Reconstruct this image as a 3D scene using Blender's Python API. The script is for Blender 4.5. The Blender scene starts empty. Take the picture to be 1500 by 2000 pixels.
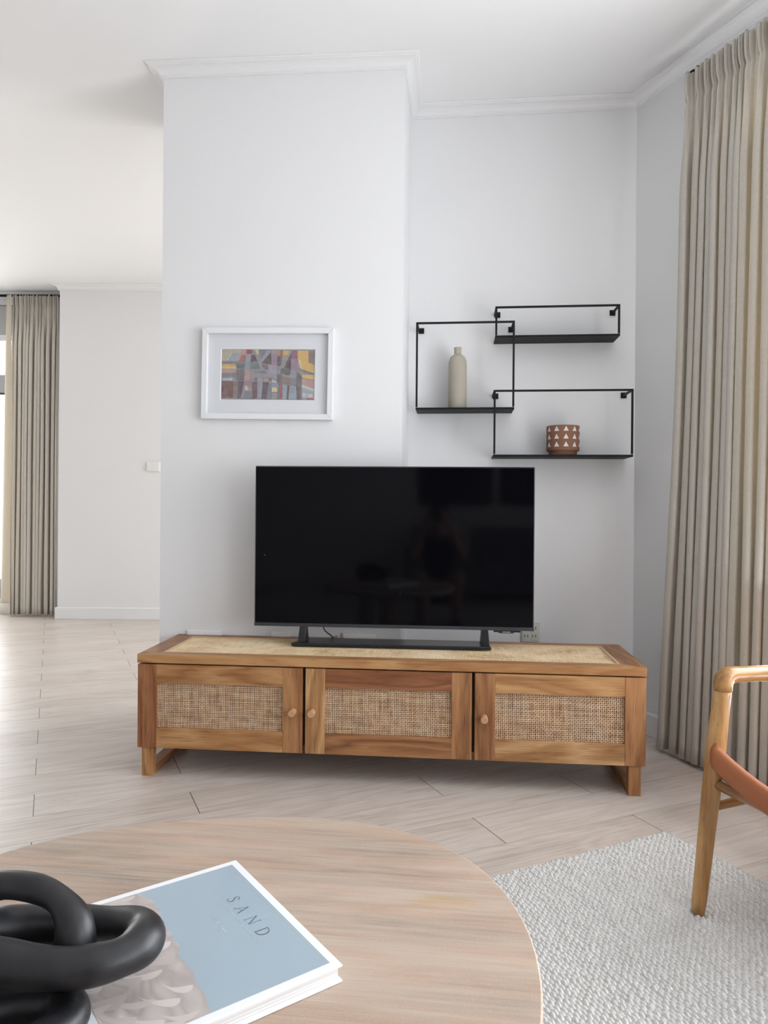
import bpy, bmesh, math, random
from mathutils import Vector, Matrix, noise as mnoise
import numpy as np
random.seed(7)
rng = np.random.default_rng(7)
S = bpy.context.scene
COL = S.collection
PI = math.pi

# ------------------------------------------------------------------ camera
FPX, CYP = 1414.0, 980.6
PITCH, ROLL, YAW, CAMH = 0.001, -0.0078, 0.0065, 0.9933
Fv = Vector((-math.sin(YAW)*math.cos(PITCH), math.cos(YAW)*math.cos(PITCH), math.sin(PITCH)))
R0 = Vector((math.cos(YAW), math.sin(YAW), 0)); U0 = R0.cross(Fv)
Rv = math.cos(ROLL)*R0 - math.sin(ROLL)*U0
Uv = math.sin(ROLL)*R0 + math.cos(ROLL)*U0
cd = bpy.data.cameras.new('camera'); cam = bpy.data.objects.new('camera', cd); COL.objects.link(cam)
M = Matrix((Rv, Uv, -Fv)).transposed().to_4x4(); M.translation = (0, 0, CAMH)
cam.matrix_world = M
cd.sensor_fit = 'VERTICAL'; cd.sensor_height = 24.0; cd.sensor_width = 18.0
cd.lens = 24.0*FPX/2000.0
cd.shift_y = -(1000.0-CYP)/2000.0
cd.clip_start = 0.02; cd.clip_end = 200
S.camera = cam

# ------------------------------------------------------------------ world, daylight, exposure
S.view_settings.view_transform = 'Standard'; S.view_settings.look = 'None'
S.view_settings.gamma = 1.0; S.view_settings.use_curve_mapping = False
S.view_settings.exposure = 0.19
w = bpy.data.worlds.new('sky'); S.world = w; w.use_nodes = True
bg = w.node_tree.nodes['Background']
bg.inputs[0].default_value = (0.86, 0.93, 1.0, 1); bg.inputs[1].default_value = 2.6

def area(name, loc, direction, sx, sy, watts, color):
    l = bpy.data.lights.new(name, 'AREA'); l.shape = 'RECTANGLE'; l.size = sx; l.size_y = sy
    l.energy = watts; l.color = color
    o = bpy.data.objects.new(name, l); COL.objects.link(o)
    d = Vector(direction).normalized()
    o.rotation_euler = d.to_track_quat('-Z', 'Y').to_euler(); o.location = loc
    return o
# daylight entering by the windows, each lamp just outside its own window
RW_T = Vector((0.39, -0.921, 0)); RW_N = Vector((-0.921, -0.39, 0))      # right wall: along, into the room
area('daylight_bay_window', (1.09+.424*1.62+.16, 3.23-1.62+.07, 1.30), (-0.921, -0.39, 0.52), 1.9, 2.1, 100, (0.935, 0.965, 1.0))
area('daylight_side_window', (2.78, -0.9, 1.35), (-1, 0.05, 0.20), 2.4, 2.2, 58, (0.95, 0.97, 1.0))
area('daylight_far_window', (-4.15, 6.62, 1.4), (0.1, -1, -0.10), 1.6, 2.4, 62, (1.0, 0.985, 0.96))
area('daylight_dining_window', (2.05, 4.75, 1.45), (-1, 0.0, -.02), 2.0, 2.2, 96, (1.0, 0.98, 0.94))

# ------------------------------------------------------------------ node helpers
class NT:
    def __init__(s, name):
        s.m = bpy.data.materials.new(name); s.m.use_nodes = True
        s.t = s.m.node_tree; s.n = s.t.nodes; s.n.clear()
        s.out = s.n.new('ShaderNodeOutputMaterial')
    def node(s, typ, **kw):
        n = s.n.new(typ)
        for k, v in kw.items():
            if k.startswith('i_'):
                n.inputs[k[2:].replace('_', ' ')].default_value = v
            else: setattr(n, k, v)
        return n
    def link(s, a, b): s.t.links.new(a, b)
    def val(s, x, inp):
        if hasattr(x, 'is_linked') or isinstance(x, bpy.types.NodeSocket): s.link(x, inp)
        else: inp.default_value = x
    def math(s, op, a, b=None, c=None):
        n = s.node('ShaderNodeMath', operation=op)
        s.val(a, n.inputs[0])
        if b is not None: s.val(b, n.inputs[1])
        if c is not None: s.val(c, n.inputs[2])
        return n.outputs[0]
    def coord(s, which='Object'): return s.node('ShaderNodeTexCoord').outputs[which]
    def sep(s, v):
        n = s.node('ShaderNodeSeparateXYZ'); s.link(v, n.inputs[0]); return n.outputs
    def comb(s, x, y, z):
        n = s.node('ShaderNodeCombineXYZ')
        for i, q in enumerate((x, y, z)): s.val(q, n.inputs[i])
        return n.outputs[0]
    def mapping(s, v, scale=(1, 1, 1), loc=(0, 0, 0), rot=(0, 0, 0)):
        n = s.node('ShaderNodeMapping'); s.link(v, n.inputs[0])
        n.inputs['Scale'].default_value = scale; s.val(loc, n.inputs['Location']); n.inputs['Rotation'].default_value = rot
        return n.outputs[0]
    def noise(s, v, scale=5, detail=4, rough=.5, dist=0):
        n = s.node('ShaderNodeTexNoise'); s.link(v, n.inputs['Vector'])
        n.inputs['Scale'].default_value = scale; n.inputs['Detail'].default_value = detail
        n.inputs['Roughness'].default_value = rough; n.inputs['Distortion'].default_value = dist
        return n.outputs[0]
    def ramp(s, f, stops):
        n = s.node('ShaderNodeValToRGB'); s.link(f, n.inputs[0]); e = n.color_ramp.elements
        while len(e) < len(stops): e.new(0.5)
        for q, (p, c) in zip(e, stops): q.position = p; q.color = (*c, 1) if len(c) == 3 else c
        return n.outputs[0]
    def mix(s, f, a, b, blend='MIX'):
        n = s.node('ShaderNodeMix', data_type='RGBA', blend_type=blend)
        s.val(f, n.inputs[0])
        for x, i in ((a, 6), (b, 7)):
            if isinstance(x, (tuple, list)): n.inputs[i].default_value = (*x, 1) if len(x) == 3 else x
            else: s.link(x, n.inputs[i])
        return n.outputs[2]
    def bump(s, h, strength=.3, dist=.002):
        n = s.node('ShaderNodeBump'); s.link(h, n.inputs['Height'])
        n.inputs['Strength'].default_value = strength; n.inputs['Distance'].default_value = dist
        return n.outputs[0]
    def bsdf(s, color, rough=.5, normal=None, spec=.5, metal=0, coat=0, **kw):
        n = s.node('ShaderNodeBsdfPrincipled')
        if isinstance(color, (tuple, list)): n.inputs['Base Color'].default_value = (*color, 1)
        else: s.link(color, n.inputs['Base Color'])
        s.val(rough, n.inputs['Roughness']); n.inputs['Specular IOR Level'].default_value = spec
        n.inputs['Metallic'].default_value = metal; n.inputs['Coat Weight'].default_value = coat
        if normal is not None: s.link(normal, n.inputs['Normal'])
        s.link(n.outputs[0], s.out.inputs[0])
        return n

def plain(name, c, rough=.5, spec=.5, metal=0, nscale=0, nstr=.2, var=0):
    t = NT(name); v = t.coord()
    col = c
    if var:
        f = t.noise(v, 9, 3)
        col = t.mix(f, tuple(x*(1-var) for x in c), tuple(min(1, x*(1+var)) for x in c))
    nm = t.bump(t.noise(v, nscale, 4), nstr, .001) if nscale else None
    t.bsdf(col, rough, nm, spec, metal); return t.m

def wood(name, dark, mid, light, axis=0, fig=6.0, along=1.6, across=40.0, rough=.42, contrast=1.0, knots=True):
    t = NT(name); v = t.coord()
    rnd = t.node('ShaderNodeObjectInfo').outputs['Random']
    sc = [across]*3; sc[axis] = along
    off = t.comb(t.math('MULTIPLY', rnd, 13.0), t.math('MULTIPLY', rnd, 7.0), t.math('MULTIPLY', rnd, 31.0))
    m1 = t.mapping(v, tuple(sc), off)
    fine = t.noise(m1, 3.0, 8, .65, .3)
    sc2 = [6.5]*3; sc2[axis] = 1.1
    m2 = t.mapping(v, tuple(sc2), off)
    big = t.noise(m2, 1.0, 3, .5, .5)
    rings = t.math('PINGPONG', t.math('MULTIPLY', big, fig*2.2), 1.0)
    f = t.math('ADD', t.math('MULTIPLY', rings, .42), t.math('MULTIPLY', fine, .58))
    f = t.math('ADD', f, t.math('MULTIPLY', t.math('SUBTRACT', rnd, .5), .12))
    a = .5-.30/contrast; b = .5+.30/contrast
    c = t.ramp(f, [(a, dark), (.5, mid), (b, light)])
    sc3 = [180.0]*3; sc3[axis] = 7.0
    pores = t.noise(t.mapping(v, tuple(sc3), off), 2.0, 2, .5)
    pr = t.ramp(pores, [(.30, (.62, .62, .62)), (.42, (1, 1, 1))])
    c = t.mix(1.0, c, pr, 'MULTIPLY')
    nm = t.bump(fine, .12, .0008)
    t.bsdf(c, rough, nm, .4); return t.m

# ------------------------------------------------------------------ mesh helpers
class MB:
    def __init__(s): s.v = []; s.f = []; s.mi = []; s.sm = []
    def add(s, vs, fs, mi=0, smooth=False):
        o = len(s.v); s.v += [tuple(x) for x in vs]
        s.f += [tuple(i+o for i in f) for f in fs]; s.mi += [mi]*len(fs); s.sm += [smooth]*len(fs)
        return s
    def box(s, x0, x1, y0, y1, z0, z1, mi=0):
        vs = [(x, y, z) for z in (z0, z1) for y in (y0, y1) for x in (x0, x1)]
        return s.add(vs, [(0, 2, 3, 1), (4, 5, 7, 6), (0, 1, 5, 4), (2, 6, 7, 3), (0, 4, 6, 2), (1, 3, 7, 5)], mi)
    def prism(s, poly, z0, z1, mi=0, smooth=False):
        n = len(poly)
        a = sum(poly[i][0]*poly[(i+1) % n][1]-poly[(i+1) % n][0]*poly[i][1] for i in range(n))
        if a < 0: poly = poly[::-1]
        vs = [(x, y, z0) for x, y in poly]+[(x, y, z1) for x, y in poly]
        s.add(vs, [tuple(range(n))[::-1], tuple(range(n, 2*n))], mi)
        o = len(s.v)-2*n
        s.f += [(o+i, o+(i+1) % n, o+n+(i+1) % n, o+n+i) for i in range(n)]; s.mi += [mi]*n; s.sm += [smooth]*n
        return s
    def quad(s, pts, mi=0): return s.add(pts, [tuple(range(len(pts)))], mi)
    def sweep(s, pts, rad, n=12, mi=0, closed=False, caps=True, squash=1.0, smooth=True):
        pts = [Vector(p) for p in pts]; N = len(pts)
        if not hasattr(rad, '__len__'): rad = [rad]*N
        tang = []
        for i in range(N):
            if closed: d = pts[(i+1) % N]-pts[i-1]
            else: d = pts[min(i+1, N-1)]-pts[max(i-1, 0)]
            tang.append(d.normalized())
        up = Vector((0, 0, 1)) if abs(tang[0].z) < .9 else Vector((1, 0, 0))
        nrm = (up-tang[0]*up.dot(tang[0])).normalized(); vs = []; frames = []
        for i in range(N):
            nrm = (nrm-tang[i]*nrm.dot(tang[i])).normalized(); frames.append(nrm.copy())
        for i in range(N):
            b = tang[i].cross(frames[i])
            for k in range(n):
                a = 2*PI*k/n
                vs.append(pts[i]+frames[i]*math.cos(a)*rad[i]*squash+b*math.sin(a)*rad[i])
        fs = []
        for i in range(N if closed else N-1):
            j = (i+1) % N
            for k in range(n):
                l = (k+1) % n; fs.append((i*n+k, i*n+l, j*n+l, j*n+k))
        s.add(vs, fs, mi, smooth)
        if caps and not closed:
            o = len(s.v)-len(vs)
            s.f += [tuple(o+k for k in range(n))[::-1], tuple(o+(N-1)*n+k for k in range(n))]; s.mi += [mi]*2; s.sm += [False]*2
        return s
    def lathe(s, prof, n=48, mi=0, center=(0, 0), smooth=True):
        vs = []; fs = []; m = len(prof)
        for r, z in prof:
            for k in range(n):
                a = 2*PI*k/n; vs.append((center[0]+r*math.cos(a), center[1]+r*math.sin(a), z))
        for i in range(m-1):
            for k in range(n):
                l = (k+1) % n; fs.append((i*n+k, i*n+l, (i+1)*n+l, (i+1)*n+k))
        s.add(vs, fs, mi, smooth)
        o = len(s.v)-len(vs)
        s.f += [tuple(o+k for k in range(n))[::-1], tuple(o+(m-1)*n+k for k in range(n))]; s.mi += [mi]*2; s.sm += [False]*2
        return s
    def build(s, name, mats, parent=None, bevel=0, seg=2, loc=(0, 0, 0), rot=(0, 0, 0), subsurf=0, fix=False):
        me = bpy.data.meshes.new(name); me.from_pydata([tuple(v) for v in s.v], [], s.f)
        if not isinstance(mats, (list, tuple)): mats = [mats]
        for m in mats: me.materials.append(m)
        me.polygons.foreach_set('material_index', s.mi); me.polygons.foreach_set('use_smooth', s.sm)
        me.update()
        if fix:
            b = bmesh.new(); b.from_mesh(me); bmesh.ops.recalc_face_normals(b, faces=b.faces); b.to_mesh(me); b.free()
        o = bpy.data.objects.new(name, me); COL.objects.link(o)
        if parent: o.parent = parent
        o.location = loc; o.rotation_euler = rot
        if bevel:
            q = o.modifiers.new('bevel', 'BEVEL'); q.width = bevel; q.segments = seg; q.limit_method = 'ANGLE'; q.angle_limit = math.radians(40)
        if subsurf:
            q = o.modifiers.new('subdivision', 'SUBSURF'); q.levels = subsurf; q.render_levels = subsurf
        return o

def empty(name, loc=(0, 0, 0), rotz=0, rot=None):
    o = bpy.data.objects.new(name, None); COL.objects.link(o); o.location = loc
    o.rotation_euler = rot if rot else (0, 0, rotz); o.empty_display_size = .05
    return o
def tag(o, label, cat, group=None, kind=None):
    o['label'] = label; o['category'] = cat
    if group: o['group'] = group
    if kind: o['kind'] = kind
    return o
def structure(o, label=None):
    o['kind'] = 'structure'
    if label: o['label'] = label
    return o
def grid_mesh(name, P, mat, parent=None, smooth=True, closed_u=False, loc=(0, 0, 0), extra=None):
    """P: array (rows, cols, 3) -> one grid mesh"""
    R_, C_ = P.shape[:2]
    idx = np.arange(R_*C_).reshape(R_, C_)
    a = idx[:-1, :-1].ravel(); b = idx[:-1, 1:].ravel(); c = idx[1:, 1:].ravel(); d = idx[1:, :-1].ravel()
    F = np.stack([a, b, c, d], 1).astype(np.int32)
    me = bpy.data.meshes.new(name); nv, nf = R_*C_, len(F)
    me.vertices.add(nv); me.vertices.foreach_set('co', P.reshape(-1).astype(np.float32))
    me.loops.add(nf*4); me.loops.foreach_set('vertex_index', F.ravel())
    me.polygons.add(nf); me.polygons.foreach_set('loop_start', np.arange(0, nf*4, 4, dtype=np.int32))
    me.polygons.foreach_set('loop_total', np.full(nf, 4, dtype=np.int32))
    me.polygons.foreach_set('use_smooth', np.full(nf, smooth))
    me.update(calc_edges=True); me.validate()
    me.materials.append(mat)
    o = bpy.data.objects.new(name, me); COL.objects.link(o)
    if parent: o.parent = parent
    o.location = loc
    return o

# ------------------------------------------------------------------ materials
def wallpaint(name, c):
    t = NT(name); v = t.coord()
    f = t.noise(v, 3.0, 3)
    col = t.mix(f, tuple(x*.985 for x in c), c)
    t.bsdf(col, .72, t.bump(t.noise(v, 160, 3), .06, .0006), .25); return t.m
M_wall = wallpaint('white_wall_paint', (.785, .785, .79))
M_ceil = wallpaint('white_ceiling_paint', (.86, .862, .865))
M_trim = plain('white_gloss_trim', (.79, .79, .795), .4, .4)
M_black = plain('black_powder_coat', (.007, .008, .009), .6, .25, nscale=300, nstr=.05)
M_plastic_black = plain('black_plastic', (.012, .013, .016), .28, .5)
M_bezel = plain('dark_grey_bezel', (.03, .033, .04), .35, .5)
M_screen = NT('tv_glass'); M_screen.bsdf((.002, .002, .003), .06, None, .12); M_screen = M_screen.m
M_frame_white = plain('white_lacquer', (.78, .79, .80), .35, .5)
M_mat = plain('pale_mount_board', (.68, .69, .72), .8, .2)
M_glass = None
def glass(name, refl=.06, tint=(1, 1, 1)):
    t = NT(name)
    tr = t.node('ShaderNodeBsdfTransparent'); tr.inputs[0].default_value = (*tint, 1)
    gl = t.node('ShaderNodeBsdfGlossy'); gl.inputs['Roughness'].default_value = .02
    mx = t.node('ShaderNodeMixShader'); mx.inputs[0].default_value = refl
    t.link(tr.outputs[0], mx.inputs[1]); t.link(gl.outputs[0], mx.inputs[2]); t.link(mx.outputs[0], t.out.inputs[0])
    return t.m
M_glass = glass('clear_window_glass'); M_picglass = glass('picture_glass', .035)

# floor planks: laid 25 degrees to the camera axis
def floor_material():
    t = NT('pale_oak_plank_floor'); p = t.sep(t.coord('Object'))
    ca, sa = math.cos(math.radians(25)), math.sin(math.radians(25))
    u = t.math('ADD', t.math('MULTIPLY', p[0], ca), t.math('MULTIPLY', p[1], sa))
    v = t.math('SUBTRACT', t.math('MULTIPLY', p[1], ca), t.math('MULTIPLY', p[0], sa))
    W, L = .1872, 1.262
    vr = t.math('DIVIDE', t.math('SUBTRACT', v, 2.523), W)
    row = t.math('FLOOR', vr); fv = t.math('FRACT', t.math('ADD', vr, 400))
    par = t.math('MODULO', t.math('ADD', row, 400), 2.0)
    uo = t.math('ADD', t.math('ADD', u, .047), t.math('MULTIPLY', par, -.482))
    ur = t.math('DIVIDE', uo, L); cell = t.math('FLOOR', ur); fu = t.math('FRACT', t.math('ADD', ur, 400))
    wn = t.node('ShaderNodeTexWhiteNoise'); t.link(t.comb(row, cell, 0.0), wn.inputs['Vector'])
    rv = wn.outputs['Value']
    g = t.comb(t.math('ADD', t.math('MULTIPLY', u, 2.2), t.math('MULTIPLY', rv, 57)), t.math('MULTIPLY', v, 62), t.math('MULTIPLY', rv, 9))
    fine = t.noise(g, 1.6, 8, .62, .6)
    g2 = t.comb(t.math('ADD', t.math('MULTIPLY', u, 1.4), t.math('MULTIPLY', rv, 31)), t.math('MULTIPLY', v, 7), t.math('MULTIPLY', rv, 5))
    big = t.noise(g2, 1.3, 3, .5, 1.0)
    rings = t.math('PINGPONG', t.math('MULTIPLY', big, 9), 1.0)
    f = t.math('ADD', t.math('MULTIPLY', fine, .74), t.math('MULTIPLY', rings, .15))
    f = t.math('ADD', f, t.math('MULTIPLY', rv, .12))
    col = t.ramp(f, [(.24, (.40, .335, .285)), (.42, (.545, .475, .42)), (.60, (.62, .56, .51)), (.8, (.68, .625, .58))])
    gv = t.math('MINIMUM', fv, t.math('SUBTRACT', 1.0, fv))
    gu = t.math('MINIMUM', fu, t.math('SUBTRACT', 1.0, fu))
    lv = t.math('LESS_THAN', gv, .0065); lu = t.math('LESS_THAN', gu, .0013)
    col = t.mix(t.math('MULTIPLY', lv, .5), col, (.17, .145, .125))
    col = t.mix(t.math('MULTIPLY', lu, .85), col, (.09, .075, .065))
    h = t.math('SUBTRACT', t.math('MULTIPLY', fine, .3), t.math('MAXIMUM', lv, lu))
    t.bsdf(col, t.math('ADD', .30, t.math('MULTIPLY', fine, .14)), t.bump(h, .25, .0008), .5)
    return t.m
M_floor = floor_material()

# ------------------------------------------------------------------ room shell
CEIL = 2.797
A = Vector((-.951, 3.011, 0)); B = Vector((.051, 2.94, 0)); Cc = Vector((.088, 3.3215, 0)); D = Vector((1.0913, 3.228, 0))
def W2(t): return (D.x+.424*t, D.y-t)          # point on the right wall, t metres nearer the camera
structure(MB().box(-5.1, 4.2, -3.2, 6.75, -.12, 0).build('floor', M_floor))
structure(MB().box(-5.1, 4.2, -3.2, 6.75, CEIL, CEIL+.12).build('ceiling', M_ceil))
structure(MB().prism([A[:2], B[:2], Cc[:2], (.10, 3.46), (-.905, 3.56)], 0, CEIL).build('wall_chimney', M_wall))
structure(MB().prism([Cc[:2], D[:2], (1.30, 3.35), (1.30, 3.46), (.10, 3.46)], 0, CEIL).build('wall_back', M_wall))
# right wall with its window opening
def strip(poly_t0, t1, z0, z1, th=.14):
    a = Vector((*W2(poly_t0), 0)); b = Vector((*W2(t1), 0)); n = -RW_N*th
    return [a[:2], b[:2], (b+n)[:2], (a+n)[:2]], z0, z1
wr = MB()
T0w, T1w, Z0w, Z1w = .52, 2.75, .22, 2.45
for q in (strip(0.0, T0w, 0, CEIL), strip(T1w, 3.0, 0, CEIL), strip(T0w, T1w, 0, Z0w), strip(T0w, T1w, Z1w, CEIL)):
    wr.prism(*q)
structure(wr.build('wall_right', M_wall))
def frame_window(name, p0, p1, z0, z1, nrm, mull=(.5,), trans=(), fw=.06, dp=.06, mat=None):
    """window with frame, mullions, transoms and glass between two plan points"""
    p0 = Vector((p0[0], p0[1], 0)); p1 = Vector((p1[0], p1[1], 0)); L = (p1-p0).length
    o = empty(name, p0, math.atan2(p1.y-p0.y, p1.x-p0.x)); structure(o)
    m = MB()
    m.box(0, L, -dp/2, dp/2, z0, z0+fw).box(0, L, -dp/2, dp/2, z1-fw, z1)
    m.box(0, fw, -dp/2, dp/2, z0+fw, z1-fw).box(L-fw, L, -dp/2, dp/2, z0+fw, z1-fw)
    for q in mull: m.box(L*q-fw/2, L*q+fw/2, -dp/2, dp/2, z0+fw, z1-fw)
    for a, b in trans: m.box(fw, L-fw, -dp/2-.006, dp/2+.006, a, b)
    m.build('window_frame', mat or M_trim, o, bevel=.004)
    MB().box(fw, L-fw, -.004, .004, z0+fw, z1-fw).build('glass', M_glass, o)
    return o
nn = -RW_N*.07
frame_window('window_1', (Vector((*W2(T0w), 0))+nn)[:2], (Vector((*W2(T1w), 0))+nn)[:2], Z0w, Z1w, None, (.5,))
# side wall behind the camera's right shoulder, with a window
E0 = W2(3.0)                                            # (2.363, .228)
ws = MB()
X0, X1 = E0[0], E0[0]+.14
for y0, y1, z0, z1 in ((-3.0, -2.1, 0, CEIL), (.35-.25, E0[1]+.06, 0, CEIL), (-2.1, .1, 0, .25), (-2.1, .1, 2.45, CEIL)):
    ws.box(X0, X1, y0, y1, z0, z1)
structure(ws.build('wall_right_rear', M_wall))
frame_window('window_2', (X0+.07, -2.1), (X0+.07, .1), .25, 2.45, None, (.5,))
structure(MB().box(-4.95, 2.5, -3.14, -3.0, 0, CEIL).build('wall_rear', M_wall))
structure(MB().box(-5.09, -4.95, -3.14, 6.6, 0, CEIL).build('wall_left', M_wall))
# dining end
YF = 6.05; XF = -2.77; YW = 6.32
structure(MB().box(XF, 1.8, YF, 6.46, 0, CEIL).build('wall_far', M_wall))
fw_ = MB()
WX0, WX1, WZ0, WZ1 = -4.75, -3.02, .13, 2.70
fw_.box(-4.95, WX0, YW, YW+.14, 0, CEIL).box(WX1, XF-.0005, YW, YW+.14, 0, CEIL).box(WX0, WX1, YW, YW+.14, 0, WZ0).box(WX0, WX1, YW, YW+.14, WZ1, CEIL)
structure(fw_.build('wall_window', M_wall))
M_alu = plain('grey_window_frame', (.42, .43, .44), .4, .5)
wn3 = frame_window('window_3', (WX0, YW+.05), (WX1, YW+.05), WZ0, WZ1, None, (), ((1.93, 2.09),), .07, .07, M_alu)
MB().box(.05, WX1-WX0-.05, -.075, -.045, 2.43, 2.685).build('blind_cassette', plain('grey_blind', (.40, .40, .39), .6), wn3, bevel=.004)
MB().box(.06, WX1-WX0-.06, -.05, -.036, .20, .30).build('bottom_rail', M_alu, wn3, bevel=.004)
MB().box(.07, WX1-WX0-.07, -.046, -.034, 2.385, 2.43).build('top_rail', M_trim, wn3, bevel=.003)
MB().box(.07, WX1-WX0-.07, -.045, -.034, 1.915, 1.93).build('gasket', M_plastic_black, wn3)
# dining side wall with a window behind the chimney block
wd = MB()
for y0, y1, z0, z1 in ((3.46, 3.85, 0, CEIL), (5.75, 6.05, 0, CEIL), (3.85, 5.75, 0, .3), (3.85, 5.75, 2.5, CEIL)):
    wd.box(1.66, 1.80, y0, y1, z0, z1)
wd.box(1.30, 1.66, 3.33, 3.46, 0, CEIL)
structure(wd.build('wall_dining', M_wall))
frame_window('window_4', (1.73, 3.85), (1.73, 5.75), .3, 2.5, None, (.5,))

# cornice and skirting swept round the plan
def sweep_profile(poly, prof, side, mb=None, cap=True):
    """poly: plan points; prof: (offset from wall, z); side=+1 room lies left of travel, -1 right"""
    mb = mb or MB(); P = [Vector((p[0], p[1])) for p in poly]; rows = []
    for i, p in enumerate(P):
        dirs = []
        if i > 0: dirs.append((P[i]-P[i-1]).normalized())
        if i < len(P)-1: dirs.append((P[i+1]-P[i]).normalized())
        ns = [Vector((-d.y, d.x))*side for d in dirs]
        if len(ns) == 1: off = ns[0]
        else:
            b = (ns[0]+ns[1]).normalized(); off = b/max(.2, b.dot(ns[0]))
        rows.append([(p.x+off.x*o, p.y+off.y*o, z) for o, z in prof])
    k = len(prof); vs = [v for r in rows for v in r]; fs = []
    for i in range(len(P)-1):
        for j in range(k-1):
            q = (i*k+j, (i+1)*k+j, (i+1)*k+j+1, i*k+j+1); fs.append(q if side > 0 else q[::-1])
    mb.add(vs, fs)
    if cap:
        o = len(mb.v)-len(vs); mb.f += [tuple(o+j for j in range(k)), tuple(o+(len(P)-1)*k+j for j in range(k))[::-1]]; mb.mi += [0, 0]; mb.sm += [False]*2
    return mb
def cornice_profile(pr=.060, dr=.044):
    z = CEIL
    p = [(0, -dr), (.007, -dr), (.007, -dr+.006), (.012, -dr+.008)]
    for i in range(6):
        a = i/5*PI/2
        p.append((.012+(pr-.024)*(1-math.cos(a)), -dr+.008+(dr-.020)*math.sin(a)))
    p += [(pr-.010, -.009), (pr-.003, -.007), (pr, -.003), (pr, 0), (0, 0)]
    return [(a, z+b-.0004) for a, b in p]
Bk = (-.905, 3.56)
tr1 = sweep_profile([Bk, A[:2], B[:2], Cc[:2], D[:2], W2(3.0), (E0[0], -3.0)], cornice_profile(), -1)
structure(tr1.build('trim_1', M_trim, fix=True))
tr2 = sweep_profile([(-4.95, YW), (XF, YW), (XF, YF), (1.66, YF)], cornice_profile(.06, .05), -1)
structure(tr2.build('trim_2', M_trim, fix=True))
bprof = [(0, .098), (.012, .098), (.015, .093), (.015, .001), (0, .001)]
structure(sweep_profile([Bk, A[:2], B[:2], Cc[:2], D[:2], W2(3.0)], bprof, -1).build('baseboard_front', M_trim, fix=True))
structure(sweep_profile([(-4.95, YW), (XF, YW), (XF, YF), (1.66, YF)], bprof, -1).build('baseboard_far', M_trim, fix=True))

# ------------------------------------------------------------------ outside the far window
M_fac = plain('pale_facade_render', (.80, .84, .86), .8, .2)
M_facglass = plain('pale_blue_facade_glass', (.42, .60, .68), .2, .5)
M_rail = plain('pale_railing', (.66, .70, .72), .5)
bd = empty('apartment_building', (-9.6, 21.0, -6))
tag(bd, 'pale apartment block with banded balconies seen through the far window', 'building')
MB().box(-7, 6, 0, 4, 0, 22).build('wall', M_fac, bd)
for k in range(7):
    z = .4+k*3.0
    sl = MB().box(-7, 6, -1.1, .0, z, z+.25).build('balcony_slab', M_fac, bd)
    MB().box(-7, 6, -1.1, -1.06, z+.25, z+1.15).build('balustrade', M_facglass, sl)
    for j in range(5):
        x = -6.4+j*2.5
        wq = MB().box(x, x+1.5, -.05, .02, z+.3, z+2.4).build('window', M_facglass, bd, bevel=.01)
# balcony rail right outside the far window
M_wire = plain('pale_wire', (.70, .62, .56), .5)
bt = empty('balcony_railing', (-4.6, 7.35, 0))
tag(bt, 'thin pale wire balcony railing outside the far window', 'railing')
MB().sweep([(0, 0, .93), (.5, 0, .97), (1.0, 0, .97), (1.6, 0, .93)], .014, 8).build('handrail', M_wire, bt)
mm = MB()
for i in range(30):
    x = .03+i*.053; mm.sweep([(x, 0, .0), (x, 0, .94)], .0035, 6)
for z in (.12, .35, .6, .8): mm.sweep([(0, 0, z), (1.6, 0, z)], .0035, 6)
mm.build('wire_mesh', M_wire, bt)
tag(MB().box(-5.0, -2.9, 6.5, 7.5, -.2, 0).build('balcony_floor', plain('terracotta_balcony_tiles', (.62, .42, .30), .6)), 'warm tiled balcony floor outside the far window', 'balcony')

# ------------------------------------------------------------------ console
def wd_(n, d, m, l, ax, **k): return wood(n, d, m, l, ax, **k)
T_gold = dict(dark=(.25, .105, .034), mid=(.385, .188, .072), light=(.50, .28, .12))
T_red = dict(dark=(.15, .052, .020), mid=(.25, .095, .036), light=(.33, .145, .062))
T_brn = dict(dark=(.17, .068, .025), mid=(.31, .137, .053), light=(.42, .21, .088))
T_pale = dict(dark=(.28, .13, .048), mid=(.43, .23, .095), light=(.60, .38, .195))
def TW(name, key, ax, **k): return wood(name, axis=ax, **key, **k)
MT = {('g', 0): TW('golden_teak_across', T_gold, 0), ('g', 2): TW('golden_teak_upright', T_gold, 2),
      ('g', 1): TW('golden_teak_deep', T_gold, 1), ('r', 0): TW('red_teak_across', T_red, 0), ('r', 2): TW('red_teak_upright', T_red, 2, along=1.2),
      ('b', 0): TW('brown_teak_across', T_brn, 0), ('b', 2): TW('brown_teak_upright', T_brn, 2), ('b', 1): TW('brown_teak_deep', T_brn, 1),
      ('p', 0): TW('pale_teak_across', T_pale, 0), ('p', 2): TW('pale_teak_upright', T_pale, 2), ('p', 1): TW('pale_teak_deep', T_pale, 1)}
M_bead = plain('pale_bead', (.60, .40, .24), .5, nscale=60)
M_gapdark = plain('dark_gap_shade', (.05, .028, .016), .8)  # dark brown standing for the shade under the top and between doors
def cane_mat(name, ramp_):
    t = NT(name); v = t.coord()
    a = t.noise(t.mapping(v, (40, 40, 40)), 1, 3); b = t.noise(t.mapping(v, (9, 9, 300)), 1.0, 2); c2 = t.noise(t.mapping(v, (300, 9, 9)), 1.0, 2)
    f = t.math('ADD', t.math('MULTIPLY', a, .24), t.math('ADD', t.math('MULTIPLY', b, .38), t.math('MULTIPLY', c2, .38)))
    col = t.ramp(f, ramp_)
    t.bsdf(col, .45, None, .4); return t.m
M_cane = cane_mat('woven_cane', [(.36, (.30, .155, .085)), (.46, (.52, .33, .20)), (.55, (.66, .47, .305)), (.64, (.76, .60, .40))])
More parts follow.
